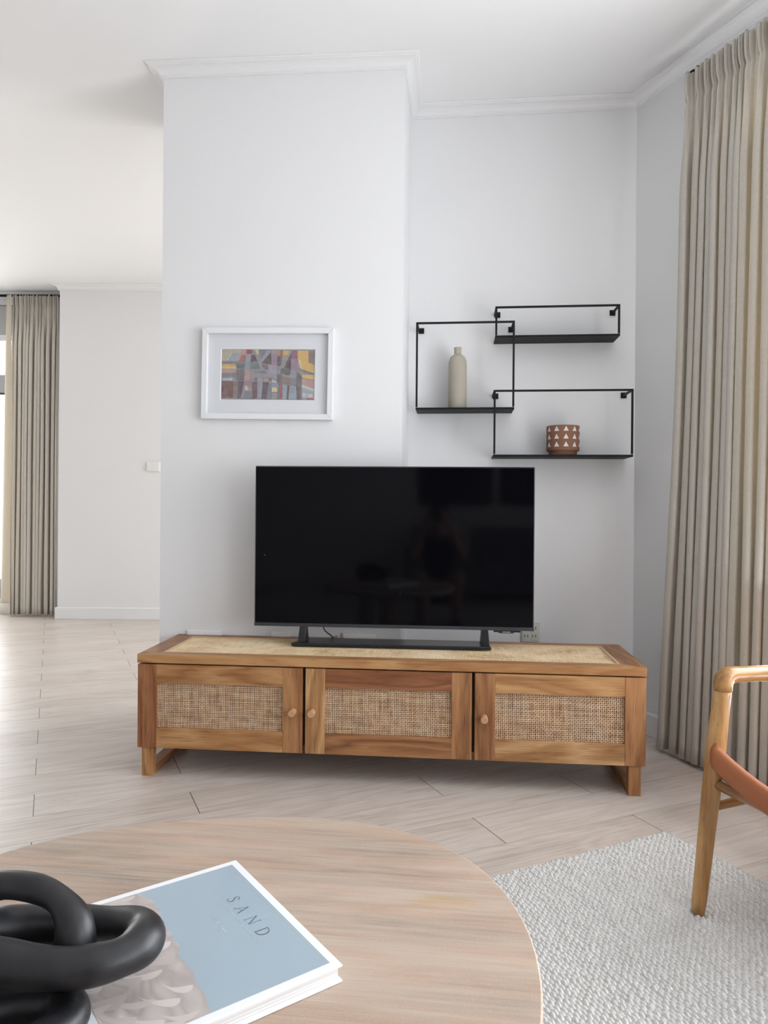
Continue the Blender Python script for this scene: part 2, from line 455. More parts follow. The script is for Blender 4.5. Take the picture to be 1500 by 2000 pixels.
M_canetop = cane_mat('woven_cane_top', [(.34, (.42, .26, .12)), (.44, (.66, .48, .28)), (.55, (.78, .62, .41)), (.66, (.84, .70, .50))])
def cane(name, parent, w, h, pitch, origin, plane='xz', strand=.62, amp=.0011, thick=.0009, mat=None):
    """over-under weave of flat strands as real geometry, one mesh"""
    mb = MB(); nx = int(w/pitch); nz = int(h/pitch); px = w/nx; pz = h/nz; sw = pitch*strand/2
    def put(a, b, d):
        return (origin[0]+a, origin[1]-d, origin[2]+b) if plane == 'xz' else (origin[0]+a, origin[1]+b, origin[2]+d)
    for vert in (0, 1):
        n_s = nx if vert else nz; n_c = nz if vert else nx
        pc = pz if vert else px; ps = px if vert else pz
        for i in range(n_s):
            c = (i+.5)*ps + random.uniform(-.06, .06)*ps; s2 = sw*random.uniform(.86, 1.12)
            vs = []
            for j in range(n_c+1):
                t_ = min(max(j*pc, 0), n_c*pc)
                ph = 1 if (i+j+vert) % 2 else -1
                d = amp*ph
                for o_, dd in ((-s2, -thick/2), (-s2*.5, thick/2), (s2*.5, thick/2), (s2, -thick/2)):
                    vs.append(put(c+o_, t_, d+dd) if vert else put(t_, c+o_, d+dd))
            fs = []
            for j in range(n_c):
                for k in range(3):
                    a = j*4+k
                    fs.append((a, a+1, a+5, a+4))
            mb.add(vs, fs, 0, False)
    return mb.build(name, mat or M_cane, parent)

CO = Vector((-.0108, 2.5336, 0)); CYAW = -.0813
con = empty('media_console', CO, CYAW)
tag(con, 'low teak media console with three cane doors under the television', 'tv cabinet')
HW = .8925; DP = .385; ZB, ZT = .105, .406
# carcass: bottom, sides, back, two uprights
mb = MB(); mb.box(-HW+.004, HW-.004, .024, DP, ZB+.001, ZB+.020).box(-HW+.004, -HW+.022, .024, DP, ZB+.02, ZT)
mb.box(HW-.022, HW-.004, .024, DP, ZB+.02, ZT).box(-HW+.022, HW-.022, DP-.01, DP, ZB+.02, ZT)
mb.build('cabinet_body', MT['b', 0], con, bevel=.001)
for xd in (-.285, .310): MB().box(xd-.008, xd+.008, .026, DP-.01, ZB+.02, ZT).build('divider', M_gapdark, con)
# top frame: mitred boards with a woven panel and a pale bead
zt0, zt1 = .411, .442
bw_s, bw_f = .078, .050; y0, y1 = -.004, DP+.016; x0, x1 = -HW-.001, HW+.001
def board(poly, name, mat, z0=zt0, z1=zt1): return MB().prism(poly, z0, z1).build(name, mat, con, bevel=.0015)
board([(x0, y0), (x1, y0), (x1-bw_s, y0+bw_f), (x0+bw_s, y0+bw_f)], 'top_rail', MT['g', 0])
board([(x0, y1), (x0+bw_s, y1-bw_f), (x1-bw_s, y1-bw_f), (x1, y1)], 'top_rail', MT['b', 0])
board([(x0, y0), (x0+bw_s, y0+bw_f), (x0+bw_s, y1-bw_f), (x0, y1)], 'top_rail', MT['b', 1])
board([(x1, y0), (x1, y1), (x1-bw_s, y1-bw_f), (x1-bw_s, y0+bw_f)], 'top_rail', MT['b', 1])
xi0, xi1, yi0, yi1 = x0+bw_s, x1-bw_s, y0+bw_f, y1-bw_f
bm_ = MB(); g = .009
bm_.box(xi0, xi1, yi0, yi0+g*.4, .430, .4425).box(xi0, xi1, yi1-g, yi1, .430, .4425).box(xi0, xi0+g, yi0+g*.4, yi1-g, .430, .4425).box(xi1-g, xi1, yi0+g*.4, yi1-g, .430, .4425)
bm_.build('bead', M_bead, con, bevel=.001)
MB().box(xi0, xi1, yi0, yi1, .424, .4335).build('panel_board', plain('cane_backing', (.34, .20, .095), .7), con)
cane('cane_panel', con, xi1-xi0-2*g, yi1-yi0-1.5*g, .0062, (xi0+g, yi0+.5*g, .4372), 'xy', .90, mat=M_canetop)
MB().box(-HW+.006, HW-.006, .03, DP-.002, ZT-.001, zt0+.0005).build('shadow_gap', M_gapdark, con)  # dark strip fills the gap, its colour stands for shade
# doors
def door(xa, xb, kx, mats):
    d = empty('door', (xa, 0, 0)); d.parent = con
    w_ = xb-xa; s_ = .070; th = .022; rb, rt = .070, .067
    mL, mR, mT, mB, = mats
    MB().box(0, s_, 0, th, ZB, ZT).build('stile', MT[mL, 2], d, bevel=.0015)
    MB().box(w_-s_, w_, 0, th, ZB, ZT).build('stile', MT[mR, 2], d, bevel=.0015)
    MB().box(s_, w_-s_, .0007, th, ZT-rt, ZT).build('rail', MT[mT, 0], d, bevel=.001)
    MB().box(s_, w_-s_, .0007, th, ZB, ZB+rb+.003).build('rail', MT[mB, 0], d, bevel=.001)
    MB().box(s_, w_-s_, .0145, .021, ZB+rb, ZT-rt).build('backing', plain('dark_door_backing', (.045, .022, .018), .9), d)
    cane('cane_panel', d, w_-2*s_, ZT-rt-ZB-rb-.003, .0066, (s_, .010, ZB+rb+.003), 'xz', .54)
    k = MB().lathe([(.0, 0), (.0120, 0), (.0124, .0305), (.0112, .0318), (.0, .0318)], 40, smooth=False)
    ko = k.build('knob', M_knob, d, loc=(kx-xa, 0, .253), rot=(PI/2, 0, 0))
    return d
M_knob = plain('light_wood_knob', (.50, .285, .145), .5, .4, nscale=80)
door(-.8925, -.2900, -.3225, ('r', 'b', 'g', 'g'))
door(-.2794, .3050, -.2543, ('p', 'b', 'r', 'b'))
door(.3150, .8925, .3470, ('b', 'b', 'g', 'p'))
# sled legs
for sx in (-1, 1):
    l = empty('leg_frame', (sx*(HW-.034), 0, 0)); l.parent = con
    MB().box(-.021, .021, .010, .040, 0, ZB+.0008).build('post', MT['g' if sx < 0 else 'b', 2], l, bevel=.0015)
    MB().box(-.021, .021, DP-.05, DP-.02, 0, ZB+.0008).build('post', MT['b', 2], l, bevel=.0015)
    MB().box(-.021, .021, .040, DP-.05, 0, .030).build('floor_rail', MT['b', 1], l, bevel=.0015)
    MB().box(-.021, .021, .040, DP-.05, ZB-.018, ZB+.0008).build('upper_rail', MT['b', 1], l, bevel=.0015)

# ------------------------------------------------------------------ television
tv = empty('television', (.0172, 2.7731, .4425), -.0653)
tag(tv, 'large black flat screen television standing on the teak console', 'television')
z0, z1 = .513-.4425, 1.133-.4425; hw = .5365
MB().box(-hw, hw, .001, .026, z0, z1).build('casing', M_bezel, tv, bevel=.002)
MB().box(-hw+.05, hw-.05, .026, .052, z0+.05, z1-.22).build('back_cover', M_plastic_black, tv, bevel=.008)
MB().box(-hw+.0045, hw-.0045, -.0012, .001, z0+.0135, z1-.0045).build('screen', M_screen, tv)
MB().box(-hw, hw, -.003, .001, z0, z0+.0125).build('lower_bezel', M_bezel, tv, bevel=.0012)
mb = MB().prism([(.385, .004), (.487, .004), (.487, .018), (.385, .018)], z0-.0075, z0+.0005)
mb.box(.404, .462, -.001, .016, z0-.0105, z0-.006)
mb.build('sensor_bar', M_plastic_black, tv, bevel=.0015)
def text_mesh(body, size, mat, name, parent, loc, rot, ext=.0003, align='CENTER'):
    c = bpy.data.curves.new(name, 'FONT'); c.body = body; c.size = size; c.extrude = ext; c.align_x = align; c.align_y = 'CENTER'
    o = bpy.data.objects.new(name, c); COL.objects.link(o)
    dg = bpy.context.evaluated_depsgraph_get(); dg.update()
    me = bpy.data.meshes.new_from_object(o.evaluated_get(dg)); bpy.data.objects.remove(o)
    o = bpy.data.objects.new(name, me); COL.objects.link(o); me.materials.append(mat)
    o.parent = parent; o.location = loc; o.rotation_euler = rot
    return o
text_mesh('SAMSUNG', .0062, plain('silver_lettering', (.65, .66, .68), .3), 'logo', tv, (.433, -.0014, z0-.0058), (PI/2, 0, 0))
tag_led = MB().lathe([(0, 0), (.0011, 0), (.0011, .0006), (0, .0006)], 12).build('indicator', plain('pale_indicator', (.6, .62, .66), .4), tv, loc=(-.497, -.0012, .345), rot=(PI/2, 0, 0))
bs = MB().prism([(-.385, -.032), (.375, -.032), (.362, .075), (-.355, .075)], .0005, .013)
bs.build('stand_base', M_plastic_black, tv, bevel=.003)
for sx in (-.345, .352):
    n_ = MB()
    q = .013
    sgn = -1 if sx < 0 else 1
    vs = [(sx-.014+sgn*.006, -.004, .011), (sx+.014+sgn*.006, -.004, .011), (sx+.018, .034, .011), (sx-.018, .034, .011),
          (sx-.012, .006, z0+.02), (sx+.012, .006, z0+.02), (sx+.012, .024, z0+.02), (sx-.012, .024, z0+.02)]
    n_.add(vs, [(3, 2, 1, 0), (4, 5, 6, 7), (0, 1, 5, 4), (1, 2, 6, 5), (2, 3, 7, 6), (3, 0, 4, 7)])
    n_.build('stand_neck', M_plastic_black, tv, bevel=.002)
cb = MB().sweep([(-.270, .030, z0+.006), (-.270, .034, z0-.010), (-.266, .042, z0-.022), (-.254, .050, z0-.034), (-.243, .060, z0-.044), (-.240, .10, z0-.0655), (-.238, .14, z0-.0670), (-.237, .172, z0-.0670)], .0024, 8)
cb.build('cable', M_plastic_black, tv)

# ------------------------------------------------------------------ wall sockets
def on_wall(P0, P1, u, z, d=0):
    e = (P1-P0).normalized(); n = Vector((e.y, -e.x, 0))
    p = P0+e*u+n*d; return (p.x, p.y, z), math.atan2(e.y, e.x)
M_sock = plain('cream_socket_plastic', (.66, .65, .60), .4)
M_slot = plain('socket_slot', (.16, .15, .13), .6)
M_white_pl = plain('white_socket_plastic', (.80, .80, .79), .4)
def socket(u, z, w_, h_, P0, P1, mat, label, group=None, rockers=2, slots=False, name='wall_socket'):
    loc, rz = on_wall(P0, P1, u, z); o = empty(name, loc, rz)
    MB().box(-w_/2, w_/2, -.010, -.0005, -h_/2, h_/2).build('face_plate', mat, o, bevel=.004, seg=3)
    for k in range(rockers):
        a = -w_/2+.006+k*(w_-.012)/rockers; b = a+(w_-.012)/rockers-.004
        r = MB().box(a+.002, b, -.0125, -.0095, -h_/2+.010, h_/2-.010).build('rocker' if not slots else 'insert', mat, o, bevel=.001)
        if slots:
            cx = (a+b)/2
            for dz in (-.018, .018):
                for dx in (-.0065, .0065):
                    MB().box(cx+dx-.0022, cx+dx+.0022, -.0130, -.0120, dz-.006, dz+.006).build('slot', M_slot, r)
    tag(o, label, 'socket' if name == 'wall_socket' else 'switch', group)
    return o
socket(.558, .418, .082, .094, Cc, D, M_sock, 'cream double socket on the recess wall beside the television corner', None, 2, True)
for u, z, w_, lb in ((.195, .418, .152, 'wide white socket low on the wall behind the console back left corner'),
                     (.514, .418, .080, 'small white socket behind the console under the television left side'),
                     (.837, .420, .136, 'wide white socket behind the console below the middle of the television')):
    socket(u, z, w_, .084, A, B, M_white_pl, lb, None, 2 if w_ > .1 else 1)
Lf = Vector((XF, YF, 0)); Rf = Vector((1.6, YF, 0))
socket(XF*-1-1.972, 1.281, .115, .080, Lf, Rf, M_white_pl, 'white double light switch on the far wall beside the chimney edge', None, 2, False, 'light_switch')

# ------------------------------------------------------------------ picture
loc, rz = on_wall(A, B, .4515, 1.5185, .001)
pc = empty('framed_picture', loc, 0, (0, .011, rz))
tag(pc, 'white framed abstract painting of angular muted shapes hung on the chimney wall', 'picture')
fw, fh, bt_ = .547, .375, .0235
def fbar(poly, name='frame_bar'):
    m = MB(); n = len(poly)
    vs = [(x, -.024, z) for x, z in poly]+[(x, 0, z) for x, z in poly]
    m.add(vs, [tuple(range(n)), tuple(range(n, 2*n))[::-1]]+[(i, i+n, (i+1) % n+n, (i+1) % n) for i in range(n)])
    return m.build(name, M_frame_white, pc, bevel=.0018, fix=True)
X, Z_ = fw/2, fh/2; xi, zi = X-bt_, Z_-bt_
fbar([(-X, Z_), (X, Z_), (xi, zi), (-xi, zi)]); fbar([(-X, -Z_), (-xi, -zi), (xi, -zi), (X, -Z_)])
fbar([(-X, -Z_), (-X, Z_), (-xi, zi), (-xi, -zi)]); fbar([(X, Z_), (X, -Z_), (xi, -zi), (xi, zi)])
ax0, ax1, az0, az1 = -.1975, .1965, -.1085, .1045
m = MB()
Yb = -.008
m.add([(-xi, Yb, -zi), (xi, Yb, -zi), (xi, Yb, zi), (-xi, Yb, zi), (ax0, Yb, az0), (ax1, Yb, az0), (ax1, Yb, az1), (ax0, Yb, az1)],
      [(0, 1, 5, 4), (1, 2, 6, 5), (2, 3, 7, 6), (3, 0, 4, 7)])
e_ = .0030   # white bevel of the mount
m.add([(ax0, Yb, az0), (ax1, Yb, az0), (ax1, Yb, az1), (ax0, Yb, az1), (ax0+e_, Yb+.002, az0+e_), (ax1-e_, Yb+.002, az0+e_), (ax1-e_, Yb+.002, az1-e_), (ax0+e_, Yb+.002, az1-e_)],
      [(0, 1, 5, 4), (1, 2, 6, 5), (2, 3, 7, 6), (3, 0, 4, 7)], 1)
m.build('mount', [M_mat, M_frame_white], pc)
MB().box(-xi, xi, -.003, -.001, -zi, zi).build('backing', M_mat, pc)
MB().quad([(-xi, -.0145, -zi), (xi, -.0145, -zi), (xi, -.0145, zi), (-xi, -.0145, zi)]).build('glass', M_picglass, pc)
# abstract painting: coloured facets (coordinates in a 1293 x 735 field)
PAL = dict(cream=(176, 168, 148), grey=(138, 136, 140), slate=(110, 112, 122), dk=(66, 40, 46), maroon=(98, 52, 60), brown=(104, 62, 50), rust=(150, 92, 66),
           yellow=(206, 164, 74), pale=(206, 190, 140), teal=(92, 104, 108), olive=(86, 88, 78), mauve=(142, 112, 136), lilac=(146, 144, 160), blue=(124, 140, 156),
           pink=(176, 140, 132), plum=(70, 50, 72), orange=(196, 110, 48), red=(150, 60, 62), sky=(140, 156, 168), lite=(190, 186, 184), gdk=(96, 92, 98), mag=(128, 78, 106), taupe=(120, 104, 98))
ART = [
 ('grey', [(95,150),(1388,150),(1388,882),(95,882)]),
 ('cream', [(95,150),(390,150),(330,300),(95,320)]), ('sky', [(215,205),(360,205),(300,320),(165,315)]), ('pale', [(225,200),(240,200),(175,315),(160,315)]),
 ('pink', [(380,150),(440,150),(430,230),(330,330),(310,320)]), ('rust', [(370,230),(430,230),(425,330),(330,330)]),
 ('slate', [(95,318),(305,330),(300,365),(95,362)]), ('yellow', [(95,365),(275,362),(300,420),(95,425)]), ('pale', [(95,400),(300,405),(300,430),(95,430)]), ('pink', [(95,432),(300,432),(300,490),(95,492)]),
 ('slate', [(95,492),(300,490),(300,560),(95,560)]), ('blue', [(95,550),(255,550),(255,605),(95,605)]), ('lite', [(110,575),(250,570),(250,602),(110,604)]),
 ('maroon', [(95,612),(262,614),(262,858),(95,858)]), ('brown', [(130,640),(262,640),(262,858),(130,858)]), ('taupe', [(262,612),(330,614),(318,858),(262,858)]), ('plum', [(330,612),(415,612),(405,660),(365,862),(318,862)]),
 ('teal', [(305,360),(610,350),(640,435),(310,432)]), ('slate', [(310,330),(600,322),(610,355),(305,362)]), ('gdk', [(305,440),(420,440),(420,605),(300,605)]), ('olive', [(300,380),(420,380),(415,432),(310,432)]),
 ('lilac', [(435,150),(498,150),(500,440),(418,440)]), ('red', [(440,150),(520,150),(520,215),(440,215)]), ('blue', [(425,330),(498,330),(500,440),(418,440)]), ('pink', [(420,450),(498,455),(495,610),(415,605)]), ('mauve', [(425,600),(495,606),(520,685),(415,690)]),
 ('dk', [(500,235),(555,222),(600,322),(500,330)]), ('grey', [(520,150),(560,150),(690,430),(645,432)]), ('pale', [(560,155),(610,155),(612,215),(585,225)]), ('slate', [(610,155),(730,155),(650,300),(612,215)]),
 ('lilac', [(735,155),(780,165),(662,345),(650,300)]), ('dk', [(780,190),(792,370),(650,350)]), ('grey', [(790,155),(865,155),(868,380),(792,375)]), ('mauve', [(800,230),(862,230),(862,380),(795,375)]),
 ('orange', [(862,160),(915,165),(912,235),(870,245)]), ('plum', [(868,250),(915,248),(918,385),(868,388)]), ('slate', [(918,165),(950,168),(935,345),(918,380)]), ('yellow', [(950,165),(1040,165),(1010,235),(948,235)]), ('pink', [(948,240),(1005,240),(950,310),(940,300)]),
 ('grey', [(1045,165),(1078,170),(905,505),(878,500)]), ('dk', [(1060,195),(1062,435),(965,420)]), ('olive', [(930,420),(1055,440),(1055,530),(905,500)]), ('mag', [(1070,170),(1145,170),(1150,290),(1062,290)]), ('mauve', [(1062,290),(1160,300),(1150,460),(1062,455)]), ('blue', [(1062,458),(1150,462),(1145,515),(1062,505)]),
 ('yellow', [(1150,165),(1300,168),(1305,340),(1385,370),(1385,490),(1215,450),(1150,290)]), ('pale', [(1165,290),(1215,330),(1200,440),(1165,350)]), ('taupe', [(1300,168),(1386,170),(1386,372),(1305,340)]), ('slate', [(1165,420),(1386,492),(1386,520),(1180,460)]),
 ('gdk', [(650,370),(745,370),(745,440),(690,440)]), ('slate', [(565,455),(700,455),(745,500),(565,500)]), ('lilac', [(745,375),(868,385),(868,600),(745,500)]), ('grey', [(505,500),(865,500),(800,570),(505,600)]), ('gdk', [(560,565),(800,560),(800,605),(560,615)]),
 ('gdk', [(870,510),(940,505),(945,655),(870,630)]), ('taupe', [(940,540),(1060,560),(1065,670),(940,640)]), ('slate', [(1060,555),(1140,570),(1140,690),(1060,672)]), ('olive', [(1150,470),(1215,545),(1215,600),(1140,560)]), ('gdk', [(1140,570),(1218,590),(1218,700),(1140,690)]),
 ('yellow', [(1218,510),(1386,520),(1386,590),(1218,560)]), ('pink', [(1218,580),(1386,605),(1386,720),(1218,660)]), ('lite', [(1218,660),(1386,720),(1386,755),(1218,700)]), ('sky', [(1218,700),(1386,755),(1386,880),(1218,870)]), ('lite', [(1225,780),(1275,785),(1275,840),(1225,835)]), ('lite', [(1300,790),(1370,795),(1370,845),(1300,840)]), ('red', [(1285,850),(1386,855),(1386,880),(1285,880)]),
 ('grey', [(415,690),(520,685),(540,865),(368,862)]), ('slate', [(430,760),(520,760),(540,865),(400,862)]), ('pale', [(425,685),(455,680),(480,740),(428,745)]), ('maroon', [(525,625),(600,625),(600,862),(545,862)]), ('lilac', [(600,570),(675,570),(660,865),(600,862)]), ('pink', [(680,570),(760,570),(755,622),(680,622)]),
 ('plum', [(680,625),(752,628),(715,868),(658,866)]), ('slate', [(760,640),(900,650),(920,870),(725,868)]), ('blue', [(800,640),(890,645),(895,700),(800,705)]), ('pale', [(802,705),(878,705),(878,768),(802,768)]), ('grey', [(810,785),(875,785),(878,870),(805,870)]), ('lite', [(800,585),(870,615),(865,635),(800,625)]),
 ('red', [(905,650),(945,655),(948,870),(920,870)]), ('sky', [(950,660),(1015,668),(1010,872),(950,870)]), ('maroon', [(1018,668),(1050,672),(1030,874),(1005,872)]), ('sky', [(1052,675),(1140,690),(1150,875),(1035,873)]), ('blue', [(1062,690),(1130,700),(1120,790),(1060,780)]), ('maroon', [(1142,692),(1180,698),(1190,878),(1155,876)]), ('gdk', [(1180,698),(1218,702),(1218,878),(1190,878)]),
]
def s2l(c): return tuple(((v/255)/12.92 if v/255 <= .04045 else ((v/255+.055)/1.055)**2.4) for v in c)
def pigment():
    t = NT('painting_pigment'); at = t.node('ShaderNodeAttribute', attribute_name='paint'); v = t.coord()
    n = t.noise(v, 120, 4); c = t.mix(t.math('MULTIPLY', n, .55), at.outputs['Color'], (.10, .09, .10), 'MIX')
    n2 = t.noise(v, 60, 3); c = t.mix(t.math('MULTIPLY', n2, .25), c, (.75, .72, .7))
    t.bsdf(c, .8, None, .2); return t.m
M_pig = pigment()
m = MB(); cols = []
for i, (k, poly) in enumerate(ART):
    y = -.0040-.00002*i
    pts = [(ax0+e_+(px-95)/1293*(ax1-ax0-2*e_), y, az1-e_-(py-150)/732*(az1-az0-2*e_)) for px, py in poly]
    pts = [(min(max(x, ax0), ax1), y_, min(max(z, az0), az1)) for x, y_, z in pts]
    m.add(pts, [tuple(range(len(pts)))[::-1]]); cols.append(s2l(tuple(x*1.06 for x in PAL[k])))
art = m.build('painting', M_pig, pc)
ca_ = art.data.color_attributes.new('paint', 'FLOAT_COLOR', 'CORNER')
li = 0
for p, c in zip(art.data.polygons, cols):
    for l in p.loop_indices: ca_.data[l].color = (*c, 1)

# ------------------------------------------------------------------ wire shelves
RU = (D-Cc).normalized(); RN = Vector((RU.y, -RU.x, 0)); RZ = math.atan2(RU.y, RU.x)
def shelf(u0, u1, z0, z1, dp, label):
    p = Cc+RU*u0; o = empty('wire_shelf', (p.x, p.y, z0), RZ)
    L = u1-u0; H = z1-z0; b = .0085
    tag(o, label, 'shelf', 'black wire shelves on the recess wall')
    m = MB().box(0, L, -dp, -.001, 0, .006).box(0, L, -dp, -dp+.005, .006, .009).box(0, .004, -dp+.005, -.001, .006, .009).box(L-.004, L, -dp+.005, -.001, .006, .009)
    m.build('shelf_tray', M_black, o, bevel=.001)
    m = MB().box(0, b, -dp, -dp+b, .011, H).box(L-b, L, -dp, -dp+b, .011, H).box(b, L-b, -dp, -dp+b, H-b, H)
    m.build('wire_frame', M_black, o, bevel=.001)
    for x in (0, L-b):
        MB().box(x, x+b, -dp+b, -.004, H-b, H).build('wall_arm', M_black, o, bevel=.001)
        c = x+b/2+(.012 if x == 0 else -.001)
        MB().box(c-.0125, c+.0125, -.006, -.0005, H-b/2-.0125, H-b/2+.0125).build('mounting_plate', M_black, o, bevel=.001)
    return o
shelf(.040, .467, 1.402, 1.785, .150, 'squarish black wire shelf at left holding the beige bottle vase')
shelf(.384, .913, 1.716, 1.852, .135, 'uppermost black wire shelf, long and low with nothing on it')
shelf(.378, .964, 1.196, 1.484, .165, 'lowest black wire shelf holding the terracotta planter')
bp = Cc+RU*.222+RN*.078
M_vase = plain('beige_stoneware', (.43, .39, .325), .75, .2, nscale=200, nstr=.1, var=.03)
vz = 1.4085
prof = [(0, 0), (.038, 0), (.0402, .003), (.0403, .20)]
for i in range(1, 11):
    a = i/10*PI/2; prof.append((.0175+(.0403-.0175)*math.cos(a), .20+.044*math.sin(a)))
prof += [(.0160, .250), (.0155, .262), (.0158, .270), (.0172, .274), (.0166, .278), (.0120, .278), (.0112, .272), (.0112, .24), (0, .24)]
tag(MB().lathe(prof, 64).build('bottle_vase', M_vase, loc=(bp.x, bp.y, vz)), 'matte beige bottle vase with short neck on the left wire shelf', 'vase')
pp = Cc+RU*.683+RN*.085
pt = empty('plant_pot', (pp.x, pp.y, 1.2025), RZ)
tag(pt, 'round terracotta pot with rows of white triangles on the lowest wire shelf', 'pot')
M_terra = plain('terracotta', (.25, .125, .083), .8, .2, nscale=150, nstr=.12, var=.06)
M_tri = plain('white_slip', (.74, .70, .66), .8)
pr = .0705
pm = MB().lathe([(0, 0), (.058, 0), (.0595, .002), (.060, .019), (.0625, .0215), (.0690, .0225), (pr, .0255), (pr, .128), (.0695, .1315), (.0660, .1315), (.0645, .122), (.0640, .040), (0, .036)], 72)
for r in range(3):
    zc = .0485+r*.0335
    for k in range(11):
        a0 = (k+.33)*2*PI/11; hw_ = .0112/pr; rr = pr+.0005
        P = []; N_ = 8
        for q in range(N_+1):
            da = hw_*(2*q/N_-1); zt_ = -.0100+.0215*(1-abs(2*q/N_-1))
            for dz in (-.0100, zt_): P.append((rr*math.cos(a0+da), rr*math.sin(a0+da), zc+dz))
        pm.add(P, [(2*q, 2*q+2, 2*q+3, 2*q+1) for q in range(N_)], 1)
pm.build('pot_body', [M_terra, M_tri], pt)
MB().lathe([(0, .0395), (.063, .0395), (.063, .105), (.04, .109), (0, .110)], 40).build('liner', plain('dark_liner', (.03, .02, .015), .9), pt)

# ------------------------------------------------------------------ curtains
def fabric(name, c1, c2, trans, lining, tr=.28):
    t = NT(name); v = t.coord(); p = t.sep(v)
    th = t.noise(t.mapping(v, (900, 900, 70)), 1, 2); tv_ = t.noise(t.mapping(v, (90, 90, 900)), 1, 2)
    f = t.math('ADD', t.math('MULTIPLY', th, .5), t.math('MULTIPLY', tv_, .5))
    col = t.ramp(f, [(.38, c1), (.62, c2)])
    b = t.node('ShaderNodeBsdfPrincipled'); t.link(col, b.inputs['Base Color']); b.inputs['Roughness'].default_value = .9
    b.inputs['Specular IOR Level'].default_value = .15; t.link(t.bump(f, .25, .0006), b.inputs['Normal'])
    tr_ = t.node('ShaderNodeBsdfTranslucent'); tr_.inputs[0].default_value = (*lining, 1)
    mx = t.node('ShaderNodeMixShader'); mx.inputs[0].default_value = tr
    t.link(b.outputs[0], mx.inputs[1]); t.link(tr_.outputs[0], mx.inputs[2]); t.link(mx.outputs[0], t.out.inputs[0])
    return t.m
M_cur = fabric('linen_curtain', (.59, .565, .52), (.72, .695, .65), .2, (.92, .79, .54), .26)
M_curfar = fabric('taupe_curtain', (.63, .585, .525), (.73, .69, .63), .2, (.85, .75, .58), .16)
def curtain(name, start, direc, nrm, L, z0, z1, folds, amp, flare, mat, seed, header=.105, cols=1100, rows=60, ret=0.0):
    """pinch-pleated curtain as one surface; start=(x,y) at header; direc along the rod; nrm into the room"""
    r = np.random.default_rng(seed)
    s = np.linspace(0, 1, cols)
    # irregular fold widths
    wdt = r.uniform(.6, 1.5, folds); edges = np.concatenate([[0], np.cumsum(wdt)/wdt.sum()])
    ph = np.interp(s, edges, np.arange(folds+1))
    fa = r.uniform(.65, 1.1, folds+2)
    A_ = np.interp(ph, np.arange(folds+2), fa)
    d3 = np.array([direc[0], direc[1]]); n2 = np.array([nrm[0], nrm[1]])
    zs = np.concatenate([np.linspace(z1, z1-header, 12), np.linspace(z1-header, z1-header-.35, 14)[1:], np.linspace(z1-header-.35, z0, rows-24)[1:]])
    P = np.zeros((len(zs), cols, 3))
    lown = r.uniform(-1, 1, (6, folds+1))
    for i, z in enumerate(zs):
        h = (z1-z)
        k = 1-h/(z1-z0)                    # 1 top, 0 bottom
        if h < header:
            q = h/header
            a = amp*(.30+.10*math.sin(q*PI)-.10*q); hi = 1.0-.2*q; sh = .06
        else:
            g_ = min(1, (h-header)/.38); g_ = g_*g_*(3-2*g_)
            a = amp*(.20+.80*g_); hi = .9*(1-g_)**3; sh = .06+.34*g_
        wob = np.interp(ph, np.arange(folds+1), lown[0]*math.sin(1.3*(1-k)*PI)+lown[1]*math.sin(2.4*(1-k)*PI+1))*.10
        c = np.cos(2*PI*(ph+wob)); c = np.sign(c)*np.abs(c)**.55
        c3 = np.cos(2*PI*ph*3+1.3); c3 = np.sign(c3)*np.abs(c3)**.7
        dd = a*A_*c + a*hi*c3 - .006*math.exp(-((h-header)/.012)**2) - ret*np.clip(1-s/.045, 0, 1)**1.3
        along = s*L + sh*(L/folds)*np.sin(4*PI*(ph+wob))*.5
        spread = flare*(1-k)**1.5
        along = along*(1+spread/L*.0) - spread*(1-s)
        x = start[0]+d3[0]*along+n2[0]*dd; y = start[1]+d3[1]*along+n2[1]*dd
        P[i, :, 0] = x; P[i, :, 1] = y
        top = (.006*np.cos(2*PI*ph*3)+.005*np.sin(2*PI*ph*1.37)) if h < .004 else 0
        P[i, :, 2] = z + top
    o = grid_mesh(name, P, mat)
    q = o.modifiers.new('thickness', 'SOLIDIFY'); q.thickness = .0022; q.offset = 0
    return o
cL = .66
cdir = Vector((.41, -1, 0)).normalized(); cn = Vector((cdir.y, -cdir.x, 0))   # into the room: (-.925,-.38)
cr = empty('curtain', (1.147, 2.83, 0)); tag(cr, 'floor length oatmeal linen curtain hanging at the right wall', 'curtain')
c1 = curtain('drape', tuple(-cdir*.034)[:2], cdir, cn, cL+.034, .016, 2.664, 17, .026, .115, M_cur, 5, ret=.072)
c1.parent = cr
for k in range(9):
    p = cdir*(.045+k*.078)-cn*.018
    hk = MB().sweep([(p.x, p.y, 2.645), (p.x-cn.x*.004, p.y-cn.y*.004, 2.672), (p.x-cn.x*.016, p.y-cn.y*.016, 2.682)], .0022, 6)
    hk.build('hook', M_black, cr)
rd = empty('curtain_rod', (1.147, 2.83, 2.672)); tag(rd, 'black curtain rod with end bracket above the right linen curtain', 'curtain rod')
p0 = -cdir*.012-cn*.040; p1 = cdir*2.6-cn*.040
MB().sweep([p0, p1], .010, 16).build('pole', M_black, rd)
MB().sweep([p0-cdir*.012+Vector((0, 0, .012)), p0+cdir*.016+Vector((0, 0, .012))], .0175, 16).build('end_cap', M_black, rd)
br = MB().sweep([p0+cdir*.03, p0+cdir*.03+Vector((0, 0, .030)), p0+cdir*.03-cn*.048+Vector((0, 0, .032))], .006, 10)
br.build('bracket', M_black, rd)
cf = empty('curtain', (-3.232, 6.19, 0)); tag(cf, 'taupe pleated curtain beside the far window with a paler turned edge', 'curtain')
c2 = curtain('drape', (0, 0), Vector((1, .0, 0)), Vector((0, -1, 0)), .388, .012, 2.742, 11, .030, .010, M_curfar, 11, cols=800)
c2.parent = cf
